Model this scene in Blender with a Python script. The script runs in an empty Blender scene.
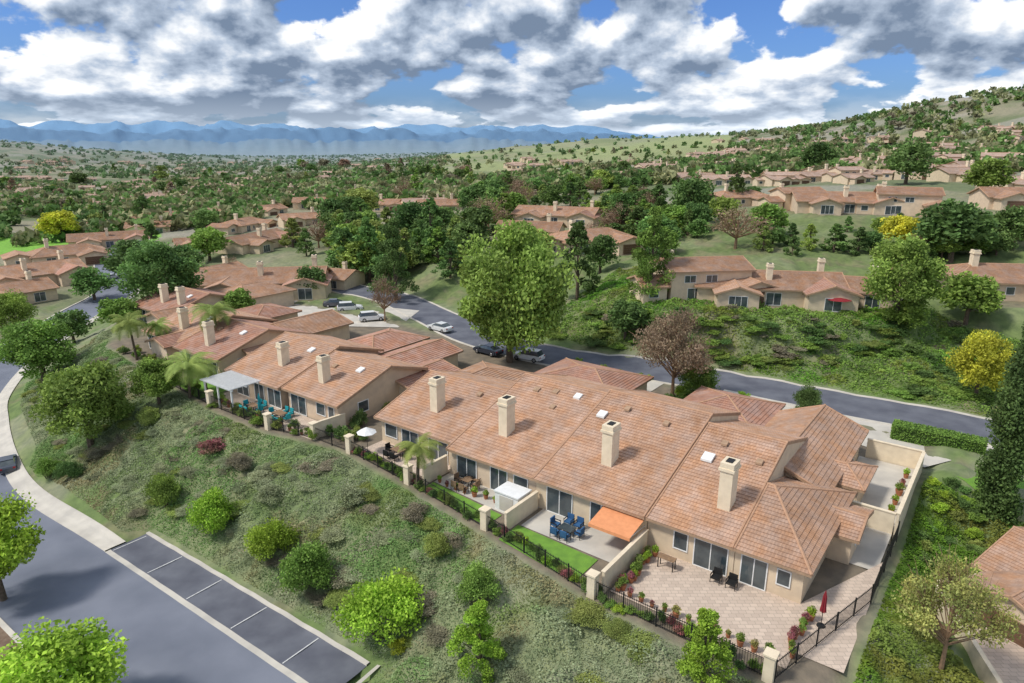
import bpy, math, random
import numpy as np
from mathutils import Vector
random.seed(7); rng=np.random.default_rng(7)
S=bpy.context.scene; COL=S.collection
TH=math.radians(16.4); CT=math.cos(TH); ST=math.sin(TH); F=683.0; R=math.radians
def ray(px,py):
    v=(341.5-py)/F; return ((px-512)/F, CT+v*ST, -ST+v*CT)
def P(px,py,z=0.0):
    d=ray(px,py); t=(z-30)/d[2]; return (d[0]*t,d[1]*t,z)
def W(a,b): return (.8*a+.6*b, -.6*a+.8*b)
RZ=math.atan2(-.6,.8)
# ---------------------------------------------------------------- terrain model
CRa=[(-7.9,34.5),(-19.5,34.9),(-30.7,37.0),(-41,38.7),(-52,40.2),(-62,38.2),(-73.5,38.2),(-91.5,40.5),(-110,43),(-125,52),(-140,66),(-152,88)]
def catmull(pts,step=2.0):
    pts=[np.array(p,float) for p in pts]; out=[]
    for i in range(len(pts)-1):
        p0=pts[max(i-1,0)];p1=pts[i];p2=pts[i+1];p3=pts[min(i+2,len(pts)-1)]
        n=max(1,int(np.linalg.norm((p2-p1)[:2])/step))
        for k in range(n):
            t=k/n; out.append(.5*((2*p1)+(-p0+p2)*t+(2*p0-5*p1+4*p2-p3)*t*t+(-p0+3*p1-3*p2+p3)*t**3))
    out.append(pts[-1]); return np.array(out)
STREET=catmull([W(a,b)+(z,) for a,b,z in [(8,17,-4),(-10,17.1,-4.6),(-32,17.1,-5.5),(-64,17.1,-7),(-84,17,-8.2),(-98,19,-8.7),(-114,23,-9),(-128,28,-9),(-149,41,-9),(-172,62,-8.6),(-195,82,-8.2),(-240,100,-8),(-290,130,-8.5)]])
ROAD=catmull([(110,25,-2.5),(75,50,-.6),(50.5,68,0),(40,75,0),(29,82,0),(18,88.5,0),(6.9,93.6,0),(-5,104,0),(-14,118,0),(-26,136,-.3),(-50,160,-1.5)])
def offs(poly,o):
    d=np.gradient(poly[:,:2],axis=0); d/=np.linalg.norm(d,axis=1)[:,None]
    n=np.stack([d[:,1],-d[:,0]],1)
    r=poly.copy(); r[:,:2]+=n*o; return r
cps=[]
cr=[]
zc={-110:-.3,-125:-1.5,-140:-3,-152:-4.5}
for a,b in CRa: cr.append(W(a,b)+(zc.get(a,0.0),))
CR=catmull(cr,3.0)
for p in CR: cps.append(tuple(p))
for o,st in ((0,3),(5.2,2),(-5.2,3),(-14,5)):
    for p in offs(STREET,o)[::st]: cps.append(tuple(p))
for p in STREET[::2]:
    a=.8*p[0]-.6*p[1]
    if -66<a<-29: cps.append(W(a,26.0)+(p[2],))
for o in (-4.6,0,4.6):
    for p in offs(ROAD,o)[::3]: cps.append(tuple(p))
for a in range(-104,-4,11):
    for b in (46,56,66,75): cps.append(W(a,b)+(0,))
for a,b,z in [(-3,38,-.4),(-2.5,48,-.3),(-2.5,58,0),(-2,66,0),(4,50,-2.2),(9,45,-2.6),(9,58,-1.8),(10,33,-3.4),(8,68,-.6),(18,52,-3),(18,64,-1.5),(2,28,-3.5),(12,8,-6),(30,20,-5),(40,50,-3)]:
    cps.append(W(a,b)+(z,))
for px,py,z in [(600,300,5),(650,300,5.8),(700,303,6),(760,305,6),(860,303,6),(980,302,6),(1080,302,6),(560,262,5),(440,270,3.5),(350,270,0),(280,305,0),(200,290,-1.5),(100,255,-8),(30,285,-8)]:
    cps.append(P(px,py,z))
for px,py,t in [(830,215,162),(720,207,185),(640,262,135),(560,240,175),(500,232,190),(430,240,195),(1000,207,155),(900,240,140),(900,175,290),(760,178,320),(830,157,480),(950,155,430),(1024,150,380),
  (1024,112,520),(1024,90,620),(960,97,680),(900,111,720),(850,123,800),(780,133,900),(700,152,650),(720,136,1100),(650,180,360),(620,165,600),(600,152,900),(600,139,1200),(520,147,1300),(460,158,1100),
  (520,166,700),(520,182,420),(500,203,280),(620,205,250),(1150,85,600),(1100,150,350),(900,150,560),(400,207,330),(300,215,330),(200,228,300),(400,185,520),(300,187,600),(200,203,480),(100,210,420),(0,205,430),(20,245,280),(-60,250,260),
  (0,170,1000),(150,165,1300),(300,165,1500),(400,161,1700),(30,144,1500),(100,151,1800),(-60,138,1300),(200,157,2800),(350,154,3000),(450,153,2600),(-200,170,900),(1300,100,500)]:
    d=ray(px,py); cps.append((d[0]*t,d[1]*t,30+d[2]*t))
cps=np.array(cps)
def feat(X,Y):
    r=np.hypot(X,Y); return np.stack([np.arctan2(X,Y)*1.6,np.log(r)],-1)
cf=feat(cps[:,0],cps[:,1]); n=len(cps)
Phi=np.linalg.norm(cf[:,None]-cf[None],axis=2); Pm=np.c_[np.ones(n),cf]
A=np.zeros((n+3,n+3)); A[:n,:n]=Phi-np.eye(n)*.0008; A[:n,n:]=Pm; A[n:,:n]=Pm.T
wts=np.linalg.lstsq(A,np.r_[cps[:,2],0,0,0],rcond=None)[0]
def hsh(i,j,s): 
    v=np.sin(i*127.1+j*311.7+s*74.7)*43758.5453; return v-np.floor(v)
def vn(x,y,s=0):
    i=np.floor(x);j=np.floor(y);u=x-i;v=y-j;u=u*u*(3-2*u);v=v*v*(3-2*v)
    return (hsh(i,j,s)*(1-u)+hsh(i+1,j,s)*u)*(1-v)+(hsh(i,j+1,s)*(1-u)+hsh(i+1,j+1,s)*u)*v
def fbm(x,y,s=0,o=4):
    r=0;a=.5
    for k in range(o): r=r+a*vn(x*2**k,y*2**k,s+k);a*=.5
    return r/(1-.5**o)
def sst(x,a,b):
    t=np.clip((x-a)/(b-a),0,1); return t*t*(3-2*t)
crA=np.array(sorted(CRa))
def crest(a): return np.interp(a,crA[:,0],crA[:,1])
PADS=[]
def base_h(X,Y):
    X=np.asarray(X,float).ravel();Y=np.asarray(Y,float).ravel(); out=np.empty(len(X))
    for k in range(0,len(X),20000):
        x=X[k:k+20000];y=Y[k:k+20000]; f=feat(x,y)
        ph=np.sqrt(((f[:,None]-cf[None])**2).sum(2)); z=ph@wts[:n]+np.c_[np.ones(len(x)),f]@wts[n:]
        a=.8*x-.6*y;b=.6*x+.8*y;r=np.hypot(x,y)
        m=sst(b-crest(a),0,.8)*(1-sst(b,76,79))*sst(a,-116,-108)*(1-sst(a,-5.5,-3.5))
        z=z*(1-m)
        for (qx,qy,qz,r0,r1) in PADS:
            s=1-sst(np.hypot(x-qx,y-qy),r0,r1); z=z*(1-s)+qz*s
        far=sst(r,2600,4200); az=np.degrees(np.arctan2(x,y))
        lf=1-sst(az,0,14);mt=0
        rg=lambda f_,s_:1-abs(2*fbm(az*f_,r*.00045,s_,5)-1)
        mt=mt+ (70*fbm(az*.35,r*.0004,8,4)+50*rg(.9,33)+15)*np.exp(-((r-5600)/700)**2)*(.5+.5*lf)
        mt=mt+ (190*fbm(az*.22+4,r*.0003,11,5)+120*rg(.6,35)+30)*np.exp(-((r-9000)/1500)**2)*(.45+.55*lf)
        mt=mt+ (420*fbm(az*.16+7,r*.0002,21,6)+150*rg(.5,37)+20)*np.exp(-((r-12500)/1700)**2)*(.5+.5*lf)
        z=z*(1-far)+far*(-62+mt)
        out[k:k+20000]=z
    return out
def H(x,y): return float(base_h([x],[y])[0])
TS=np.geomspace(22,9000,600)
def G(px,py):
    d=ray(px,py); z=30+d[2]*TS; h=base_h(d[0]*TS,d[1]*TS); w=np.where(z<h)[0]
    if len(w)==0: return None
    i=w[0]
    if i==0: t=TS[0]
    else:
        g0=z[i-1]-h[i-1];g1=z[i]-h[i];t=TS[i-1]+(TS[i]-TS[i-1])*g0/(g0-g1)
    return (d[0]*t,d[1]*t,30+d[2]*t)
def pdist(X,Y,poly):
    best=np.full(X.shape,1e9)
    for i in range(len(poly)-1):
        ax,ay=poly[i][:2];bx,by=poly[i+1][:2];dx=bx-ax;dy=by-ay;L=dx*dx+dy*dy
        t=np.clip(((X-ax)*dx+(Y-ay)*dy)/L,0,1); best=np.minimum(best,np.hypot(X-ax-t*dx,Y-ay-t*dy))
    return best
def lumps(x,y):
    a=.8*x-.6*y;b=.6*x+.8*y
    m=1-abs(2*fbm(a*.26,b*.15,3,3)-1)*1.7
    q=vn(a*.62+1.3*fbm(a*.3,b*.3,7,2),b*.5,17);q2=vn(a*1.3+3,b*1.1,19)
    return np.clip(m,0,1)**.8*.65+np.sqrt(np.clip(q,0,1))*.95+np.sqrt(np.clip(q2,0,1))*.4-1.15
# ---------------------------------------------------------------- materials
def mat(name,col,rough=.8,col2=None,scale=3.0,bump=0,bscale=20,metal=0,coord='Object',spec=.3,attr=None,rand=0,detail=4,transl=0):
    m=bpy.data.materials.new(name);m.use_nodes=True;N=m.node_tree.nodes;L=m.node_tree.links;b=N['Principled BSDF']
    b.inputs['Roughness'].default_value=rough;b.inputs['Metallic'].default_value=metal;b.inputs['Specular IOR Level'].default_value=spec
    tc=N.new('ShaderNodeTexCoord');out=None
    c2=col2 or tuple(x*.8 for x in col)
    nz=N.new('ShaderNodeTexNoise');nz.inputs['Scale'].default_value=scale;nz.inputs['Detail'].default_value=detail;L.new(tc.outputs[coord],nz.inputs['Vector'])
    mr=N.new('ShaderNodeMapRange');mr.inputs[1].default_value=.35;mr.inputs[2].default_value=.65;L.new(nz.outputs['Fac'],mr.inputs[0])
    mx=N.new('ShaderNodeMix');mx.data_type='RGBA';mx.inputs[6].default_value=(*col,1);mx.inputs[7].default_value=(*c2,1);L.new(mr.outputs[0],mx.inputs[0]);out=mx.outputs[2]
    if attr:
        at=N.new('ShaderNodeAttribute');at.attribute_name=attr
        m2=N.new('ShaderNodeMix');m2.data_type='RGBA';m2.blend_type='MULTIPLY';m2.inputs[0].default_value=1;L.new(out,m2.inputs[6]);L.new(at.outputs['Color'],m2.inputs[7]);out=m2.outputs[2]
    if rand:
        oi=N.new('ShaderNodeObjectInfo');hs=N.new('ShaderNodeHueSaturation');ma=N.new('ShaderNodeMapRange');ma.inputs[3].default_value=1-rand;ma.inputs[4].default_value=1+rand;L.new(oi.outputs['Random'],ma.inputs[0]);L.new(ma.outputs[0],hs.inputs['Value'])
        mh=N.new('ShaderNodeMapRange');mh.inputs[3].default_value=.5-rand*.09;mh.inputs[4].default_value=.5+rand*.07
        ml=N.new('ShaderNodeMath');ml.operation='FRACT';mm=N.new('ShaderNodeMath');mm.operation='MULTIPLY';mm.inputs[1].default_value=7.31;L.new(oi.outputs['Random'],mm.inputs[0]);L.new(mm.outputs[0],ml.inputs[0]);L.new(ml.outputs[0],mh.inputs[0]);L.new(mh.outputs[0],hs.inputs['Hue'])
        L.new(out,hs.inputs['Color']);out=hs.outputs[0]
    L.new(out,b.inputs['Base Color'])
    if transl:
        tr=N.new('ShaderNodeBsdfTranslucent');L.new(out,tr.inputs[0]);ms=N.new('ShaderNodeMixShader');ms.inputs[0].default_value=transl;L.new(b.outputs[0],ms.inputs[1]);L.new(tr.outputs[0],ms.inputs[2]);L.new(ms.outputs[0],N['Material Output'].inputs[0])
    if bump:
        n2=N.new('ShaderNodeTexNoise');n2.inputs['Scale'].default_value=bscale;n2.inputs['Detail'].default_value=5;L.new(tc.outputs[coord],n2.inputs['Vector'])
        bp=N.new('ShaderNodeBump');bp.inputs['Strength'].default_value=bump;bp.inputs['Distance'].default_value=.1;L.new(n2.outputs['Fac'],bp.inputs['Height']);L.new(bp.outputs[0],b.inputs['Normal'])
    return m
def tile_mat(name,c1,c2,mort):
    m=bpy.data.materials.new(name);m.use_nodes=True;N=m.node_tree.nodes;L=m.node_tree.links;b=N['Principled BSDF'];b.inputs['Roughness'].default_value=.85;b.inputs['Specular IOR Level'].default_value=.2
    uv=N.new('ShaderNodeUVMap');tc=N.new('ShaderNodeTexCoord')
    br=N.new('ShaderNodeTexBrick');br.offset=.5;br.inputs['Scale'].default_value=1;br.inputs['Brick Width'].default_value=.24;br.inputs['Row Height'].default_value=.37;br.inputs['Mortar Size'].default_value=.016;br.inputs['Mortar Smooth'].default_value=.8;br.inputs['Bias'].default_value=0
    br.inputs['Color1'].default_value=(*c1,1);br.inputs['Color2'].default_value=(*c2,1);br.inputs['Mortar'].default_value=(*mort,1);L.new(uv.outputs[0],br.inputs['Vector'])
    nz=N.new('ShaderNodeTexNoise');nz.inputs['Scale'].default_value=.35;nz.inputs['Detail'].default_value=10;nz.inputs['Roughness'].default_value=.68;L.new(tc.outputs['Object'],nz.inputs['Vector'])
    mr=N.new('ShaderNodeMapRange');mr.inputs[1].default_value=.3;mr.inputs[2].default_value=.7;mr.inputs[3].default_value=.76;mr.inputs[4].default_value=1.2;L.new(nz.outputs['Fac'],mr.inputs[0])
    oi=N.new('ShaderNodeObjectInfo');mo=N.new('ShaderNodeMapRange');mo.inputs[3].default_value=.86;mo.inputs[4].default_value=1.1;L.new(oi.outputs['Random'],mo.inputs[0])
    mm=N.new('ShaderNodeMath');mm.operation='MULTIPLY';L.new(mr.outputs[0],mm.inputs[0]);L.new(mo.outputs[0],mm.inputs[1])
    hs=N.new('ShaderNodeHueSaturation');L.new(br.outputs['Color'],hs.inputs['Color']);L.new(mm.outputs[0],hs.inputs['Value'])
    n3=N.new('ShaderNodeTexNoise');n3.inputs['Scale'].default_value=.8;n3.inputs['Detail'].default_value=8;L.new(tc.outputs['Object'],n3.inputs['Vector']);ms=N.new('ShaderNodeMapRange');ms.inputs[1].default_value=.35;ms.inputs[2].default_value=.65;ms.inputs[3].default_value=.76;ms.inputs[4].default_value=1.04;L.new(n3.outputs['Fac'],ms.inputs[0]);L.new(ms.outputs[0],hs.inputs['Saturation'])
    L.new(hs.outputs[0],b.inputs['Base Color'])
    wv=N.new('ShaderNodeTexWave');wv.inputs['Scale'].default_value=1.31;wv.inputs['Distortion'].default_value=0;L.new(uv.outputs[0],wv.inputs['Vector'])
    bp=N.new('ShaderNodeBump');bp.inputs['Strength'].default_value=.5;bp.inputs['Distance'].default_value=.04;L.new(wv.outputs['Fac'],bp.inputs['Height']);L.new(bp.outputs[0],b.inputs['Normal'])
    return m
M={}
M['tile']=tile_mat('terracotta_tile',(.49,.285,.175),(.405,.23,.14),(.30,.165,.10))
M['tile2']=tile_mat('pink_tile',(.50,.265,.18),(.42,.215,.145),(.31,.16,.105))
M['tilef']=tile_mat('hazed_far_tile',(.47,.325,.245),(.40,.27,.20),(.32,.215,.165))  # far roofs: distance haze mixed into a paler tile colour
M['stucco']=mat('cream_stucco',(.72,.58,.41),.9,(.62,.50,.36),1.2,.2,60,rand=.08)
M['chim']=mat('chimney_stucco',(.80,.68,.50),.9,(.70,.59,.43),1.5,.2,60)
M['trim']=mat('cream_trim',(.42,.28,.18),.8)
M['white']=mat('white_paint',(.80,.80,.78),.6,(.72,.72,.70))
M['cap']=mat('ridge_tile',(.50,.30,.19),.85,(.40,.24,.15),3)
M['glass']=mat('dark_glass',(.035,.05,.06),.08,(.09,.11,.115),.8,spec=.8)
M['brown']=mat('brown_door_paint',(.16,.09,.055),.6)
M['darkm']=mat('dark_metal',(.02,.02,.02),.5)
M['asph']=mat('asphalt',(.20,.215,.26),.9,(.14,.155,.195),.16,.25,40,coord='Object',detail=10)
M['asph2']=mat('dark_asphalt',(.10,.105,.13),.9,(.15,.158,.185),.4,.25,40,detail=10)
M['conc']=mat('concrete',(.58,.54,.47),.9,(.46,.43,.38),.5,.1,30,detail=7)
M['paint']=mat('road_paint',(.7,.7,.68),.8,(.5,.5,.5),6)
M['lawn']=mat('lawn_grass',(.19,.37,.05),.9,(.14,.28,.045),1.2,.5,60,detail=8)
M['mulch']=mat('mulch_soil',(.15,.095,.065),.95,(.24,.17,.12),2,.5,30)
M['orange']=mat('orange_canvas',(.74,.31,.14),.8,(.66,.27,.12))
M['teal']=mat('teal_fabric',(.03,.36,.40),.8)
M['navy']=mat('blue_cushion',(.04,.12,.26),.8)
M['red']=mat('dark_red_canvas',(.30,.03,.04),.8)
M['pot']=mat('terracotta_pot',(.40,.16,.08),.8)
M['wood']=mat('weathered_wood',(.30,.19,.11),.8,(.2,.13,.08),5)
M['bark']=mat('tree_bark',(.17,.125,.09),.95,(.09,.07,.05),6,.5,20)
M['tyre']=mat('tyre_rubber',(.015,.015,.015),.9); M['rim']=mat('wheel_alloy',(.5,.5,.52),.3,metal=.8)
M['lampglass']=mat('clear_lamp',(.7,.7,.68),.1); M['redglass']=mat('red_lamp',(.4,.02,.02),.2)
def leafmat(k,c,c2): M[k]=mat('foliage_'+k,c,.7,c2,.9,attr='tone',rand=.18,spec=.25,transl=.28)
leafmat('green',(.26,.39,.075),(.17,.28,.055)); leafmat('dark',(.15,.25,.068),(.10,.18,.052)); leafmat('olive',(.32,.38,.10),(.21,.28,.07)); leafmat('fresh',(.31,.43,.09),(.21,.32,.065))
leafmat('bright',(.38,.55,.06),(.27,.43,.048)); leafmat('yellow',(.68,.66,.07),(.50,.52,.06)); leafmat('pine',(.20,.33,.085),(.13,.23,.065))
leafmat('grey',(.34,.31,.20),(.24,.22,.15)); leafmat('rust',(.46,.42,.13),(.34,.37,.11)); leafmat('pink',(.50,.16,.19),(.26,.20,.11)); leafmat('palm',(.36,.44,.11),(.24,.33,.08))
leafmat('ivy',(.35,.385,.225),(.27,.325,.165));leafmat('twig',(.36,.25,.18),(.26,.19,.12))
def paver():
    m=mat('tan_pavers',(.5,.4,.3),.9);N=m.node_tree.nodes;L=m.node_tree.links;br=N.new('ShaderNodeTexBrick');tc=N.new('ShaderNodeTexCoord');L.new(tc.outputs['Object'],br.inputs['Vector'])
    br.inputs['Scale'].default_value=1;br.inputs['Brick Width'].default_value=.5;br.inputs['Row Height'].default_value=.35;br.inputs['Mortar Size'].default_value=.018
    br.inputs['Color1'].default_value=(.62,.50,.40,1);br.inputs['Color2'].default_value=(.50,.40,.32,1);br.inputs['Mortar'].default_value=(.38,.31,.25,1);L.new(br.outputs['Color'],N['Principled BSDF'].inputs['Base Color']);return m
M['paver']=paver()
# ---------------------------------------------------------------- mesh helpers
class MB:
    def __init__(s): s.v=[];s.f=[];s.uv=[]
    def face(s,pts,uv=None):
        i=len(s.v);s.v+=[tuple(p) for p in pts];s.f.append(tuple(range(i,i+len(pts))));s.uv.append(uv)
    def box(s,x0,x1,y0,y1,z0,z1,T=None):
        c=[(x,y,z) for z in (z0,z1) for y in (y0,y1) for x in (x0,x1)]
        if T: c=[T(*q) for q in c]
        for q in ((0,2,3,1),(4,5,7,6),(0,1,5,4),(2,6,7,3),(0,4,6,2),(1,3,7,5)): s.face([c[k] for k in q])
    def cyl(s,p0,p1,r0,r1,n=8,caps=True):
        p0=Vector(p0);p1=Vector(p1);d=(p1-p0).normalized();u=d.orthogonal().normalized();w=d.cross(u)
        a=[p0+(u*math.cos(k*2*math.pi/n)+w*math.sin(k*2*math.pi/n))*r0 for k in range(n)];b=[p1+(u*math.cos(k*2*math.pi/n)+w*math.sin(k*2*math.pi/n))*r1 for k in range(n)]
        for k in range(n): s.face([a[k],a[(k+1)%n],b[(k+1)%n],b[k]])
        if caps: s.face(a[::-1]);s.face(b)
    def build(s,name,m,parent=None,off=(0,0,0),smooth=False):
        me=bpy.data.meshes.new(name);me.from_pydata([(x-off[0],y-off[1],z-off[2]) for x,y,z in s.v],[],s.f)
        if any(u for u in s.uv):
            l=me.uv_layers.new(name='UVMap');k=0
            for f,u in zip(s.f,s.uv):
                for j in range(len(f)):
                    l.data[k].uv=u[j] if u else (0,0);k+=1
        if m: me.materials.append(m)
        if smooth: me.polygons.foreach_set('use_smooth',[True]*len(me.polygons))
        o=bpy.data.objects.new(name,me);COL.objects.link(o)
        if parent: o.parent=parent
        return o
def tag(o,label,cat,group=None,kind=None):
    o['label']=label;o['category']=cat
    if group:o['group']=group
    if kind:o['kind']=kind
    return o
def struct(o,label=None,cat=None):
    o['kind']='structure'
    if label:o['label']=label;o['category']=cat or 'ground'
    return o
def thing(name,label,cat,loc=(0,0,0),rz=0,group=None):
    o=bpy.data.objects.new(name,None);COL.objects.link(o);o.location=loc;o.rotation_euler=(0,0,rz);o.empty_display_size=.2
    return tag(o,label,cat,group)
def dup(o,parent=None,top=True):
    c=o.copy();COL.objects.link(c)
    if parent: c.parent=parent
    for ch in list(o.children): dup(ch,c,False)
    return c
# ---------------------------------------------------------------- houses
def roof_plane(mb,A,B,C,D,step,lip=.05):
    A,B,C,D=map(Vector,(A,B,C,D));e=(B-A).normalized();N=(B-A).cross(D-A if (D-A).length>.01 else C-A).normalized()
    if N.z<0:N=-N
    up=N.cross(e); 
    if up.z<0: up=-up
    L=(D-A).dot(up)
    nr=max(1,int(round(L/step))) if step else 1
    if not step: lip=0
    for k in range(nr):
        t0=k/nr;t1=(k+1)/nr;l0=A.lerp(D,t0);r0=B.lerp(C,t0);l1=A.lerp(D,t1);r1=B.lerp(C,t1)
        v0=k*.37+.01;v1=(k+1)*.37-.001
        if not step: v0=0;v1=L
        u=lambda p:(p-A).dot(e)
        mb.face([l0+N*lip,r0+N*lip,r1+N*.004,l1+N*.004],[(u(l0),v0),(u(r0),v0),(u(r1),v1),(u(l1),v1)])
        if step: mb.face([l0,r0,r0+N*lip,l0+N*lip],[(u(l0),v0),(u(r0),v0),(u(r0),v0),(u(l0),v0)])
def block(h,org,x0,x1,y0,y1,ze,pitch,axis='x',yr=None,hip0=0,hip1=0,step=.37,over=.55,tile='tile',z0=-.6,wall=True,wm='stucco',over_end=None):
    ox,oy=org
    if not step: tile='tilef'
    if axis=='x': T=lambda p,q,z:(p,q,z);p0,p1,q0,q1=x0,x1,y0,y1
    else: T=lambda p,q,z:(q,p,z);p0,p1,q0,q1=y0,y1,x0,x1
    qr=yr if yr is not None else (q0+q1)/2
    zr=ze+pitch*(qr-q0);zb=zr-pitch*(q1-qr)
    R0=(p0+hip0,qr,zr);R1=(p1-hip1,qr,zr)
    planes=[((p0,q0,ze),(p1,q0,ze),R1,R0),((p1,q1,zb),(p0,q1,zb),R0,R1)]
    if hip0: planes.append(((p0,q1,zb),(p0,q0,ze),R0,R0))
    if hip1: planes.append(((p1,q0,ze),(p1,q1,zb),R1,R1))
    rm=MB();fm=MB();cm=MB()
    for pl in planes:
        pts=[T(*p) for p in pl];roof_plane(rm,*pts,step)
        dn=[(p[0],p[1],p[2]-.2) for p in pts]; m3=dn if pts[2]!=pts[3] else dn[:3]; fm.face(m3)
        fm.face([pts[0],pts[1],dn[1],dn[0]])
    if not hip0:
        for q,z in ((q0,ze),(q1,zb)): a=T(p0,q,z);b=T(*R0);fm.face([a,b,(b[0],b[1],b[2]-.22),(a[0],a[1],a[2]-.22)])
    if not hip1:
        for q,z in ((q0,ze),(q1,zb)): a=T(p1,q,z);b=T(*R1);fm.face([a,b,(b[0],b[1],b[2]-.22),(a[0],a[1],a[2]-.22)])
    cm.cyl(T(*R0),T(*R1),.13,.13,6)
    if hip0:
        for q,z in ((q0,ze),(q1,zb)): cm.cyl(T(p0,q,z+.03),T(*R0),.11,.11,6)
    if hip1:
        for q,z in ((q0,ze),(q1,zb)): cm.cyl(T(p1,q,z+.03),T(*R1),.11,.11,6)
    if not hip0 and step:
        for q,z in ((q0,ze),(q1,zb)): cm.cyl(T(p0+.08,q,z+.03),T(R0[0]+.08,R0[1],R0[2]),.09,.09,6)
    if not hip1 and step:
        for q,z in ((q0,ze),(q1,zb)): cm.cyl(T(p1-.08,q,z+.03),T(R1[0]-.08,R1[1],R1[2]),.09,.09,6)
    off=(ox,oy,0)
    r=rm.build('roof',M[tile],h,off);fm.build('fascia',M['trim'],r,off);cm.build('ridge_cap',M['cap'],r,off)
    if wall:
        wmb=MB();oe=over if over_end is None else over_end
        a0=p0+(over if hip0 else oe);a1=p1-(over if hip1 else oe);b0=q0+over;b1=q1-over;d=.22
        zf=ze+pitch*over-d;zk=zb+pitch*over-d
        if hip0 or hip1: zf=ze-.02;zk=zb-.02
        sec=[(b0,z0),(b1,z0),(b1,zk)]+([] if (hip0 and hip1) else [(qr,zr-d)])+[(b0,zf)]
        if hip0 and not hip1: 
            wmb.box(a0,a0+hip0,b0,b1,z0,zf,T); a0+=hip0+.001
        if hip1 and not hip0:
            h1_=min(hip1,a1-a0-.05);wmb.box(a1-h1_,a1,b0,b1,z0,min(zf,zk),T); a1-=h1_+.001
        L0=[T(a0,q,z) for q,z in sec];L1=[T(a1,q,z) for q,z in sec];wmb.face(L0);wmb.face(L1[::-1])
        for k in range(len(sec)): j=(k+1)%len(sec);wmb.face([L0[k],L0[j],L1[j],L1[k]])
        wmb.build('wall',M[wm],h,off)
    return r
def opening(h,org,cx,cy,face,w,z0,z1,kind='window',fm='white'):
    off=(org[0],org[1],0)
    if face=='F': T=lambda a,b,z:(cx+a,cy-b,z)
    elif face=='B': T=lambda a,b,z:(cx-a,cy+b,z)
    elif face=='R': T=lambda a,b,z:(cx+b,cy+a,z)
    else: T=lambda a,b,z:(cx-b,cy-a,z)
    f=MB();t=.08;hw=w/2
    f.box(-hw-t,hw+t,0,.07,z1,z1+t,T);f.box(-hw-t,hw+t,0,.07,z0-t,z0,T);f.box(-hw-t,-hw,0,.07,z0,z1,T);f.box(hw,hw+t,0,.07,z0,z1,T)
    g=MB()
    if kind=='garage_door':
        for k in range(4):
            a=z0+(z1-z0)*k/4;g.box(-hw,hw,.005,.035+.01*(k%2),a+.01,a+(z1-z0)/4-.01,T)
        o=f.build('garage_door',M[fm],h,off);g.build('door_panel',M['brown'] if fm!='white' else M['chim'],o,off)
    else:
        k=max(1,int(round(w/1.1)))
        for j in range(1,k): x=-hw+w*j/k;f.box(x-.035,x+.035,.0,.06,z0,z1,T)
        g.box(-hw,hw,.004,.025,z0,z1,T)
        o=f.build(kind,M[fm],h,off);g.build('pane',M['glass'],o,off)
    return o
def chimney(h,org,x,y,zb,zt,w=.95,d=1.25):
    off=(org[0],org[1],0);m=MB();m.box(x-w/2,x+w/2,y-d/2,y+d/2,zb,zt-.62)
    o=m.build('chimney',M['chim'],h,off);c=MB();c.box(x-w/2-.12,x+w/2+.12,y-d/2-.12,y+d/2+.12,zt-.62,zt-.42);c.box(x-w/2-.04,x+w/2+.04,y-d/2-.04,y+d/2+.04,zt-.42,zt);c.build('chimney_cap',M['chim'],o,off)
    g=MB();g.box(x-.25,x+.25,y-.35,y+.35,zt,zt+.06);g.build('flue',M['darkm'],o,off)
def vent(h,org,x,y,z,s=.5,m='trim',name='roof_vent',pitch=.31):
    mb=MB();k=s*pitch
    c=[(x-s/2,y-s/2,z-k/2),(x+s/2,y-s/2,z-k/2),(x+s/2,y+s/2,z+k/2),(x-s/2,y+s/2,z+k/2)];t=[(a,b,q+.18) for a,b,q in c]
    mb.face(t);[mb.face([c[i],c[(i+1)%4],t[(i+1)%4],t[i]]) for i in range(4)]
    mb.build(name,M[m],h,(org[0],org[1],0))
def house_ab(name,label,ac,bc): 
    h=thing(name,label,'house',W(ac,bc)+(0,),RZ);return h,(ac,bc)
# unit A (right end)
h,o=house_ab('attached_house','right-hand end house of the attached row with stepped roofs above the tan paved patio',-13,50)
block(h,o,-19.3,-12.6,42.4,62,2.8,.31,'x',54.2,0,0,over_end=.02)
block(h,o,-12.58,-7.4,42.42,56,2.8,.31,'x',49.2,0,4.6,over_end=0)
block(h,o,-17.5,-9.0,54,70,2.85,.40,'y',None,0,0,tile='tile')
block(h,o,-12.2,-5.8,49.2,54.6,2.4,.28,'x',None,0,0)
block(h,o,-11,-7.0,57.5,63,2.4,.3,'x',None,0,2)
chimney(h,o,-14.5,46.0,3.4,7.5)
for x,w in ((-16.6,1.0),(-14.3,2.4),(-11.2,1.7)): opening(h,o,x,42.95,'F',w,.1 if w>1.5 else .9,2.25,'sliding_door' if w>1.5 else 'window','white')
opening(h,o,-9.2,42.96,'F',.8,1.0,2.1)
opening(h,o,-7.94,45.8,'R',1.4,.9,2.1);opening(h,o,-9.54,66,'R',1.2,.9,2.1);opening(h,o,-6.34,52,'R',1.3,.9,2.0)
opening(h,o,-13.2,69.45,'B',4.6,0,2.2,'garage_door')
vent(h,o,-17,52,5.9,.5);vent(h,o,-17.6,50,5.25,.9,'white','skylight');vent(h,o,-13.8,51,5.55,.5)
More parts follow.
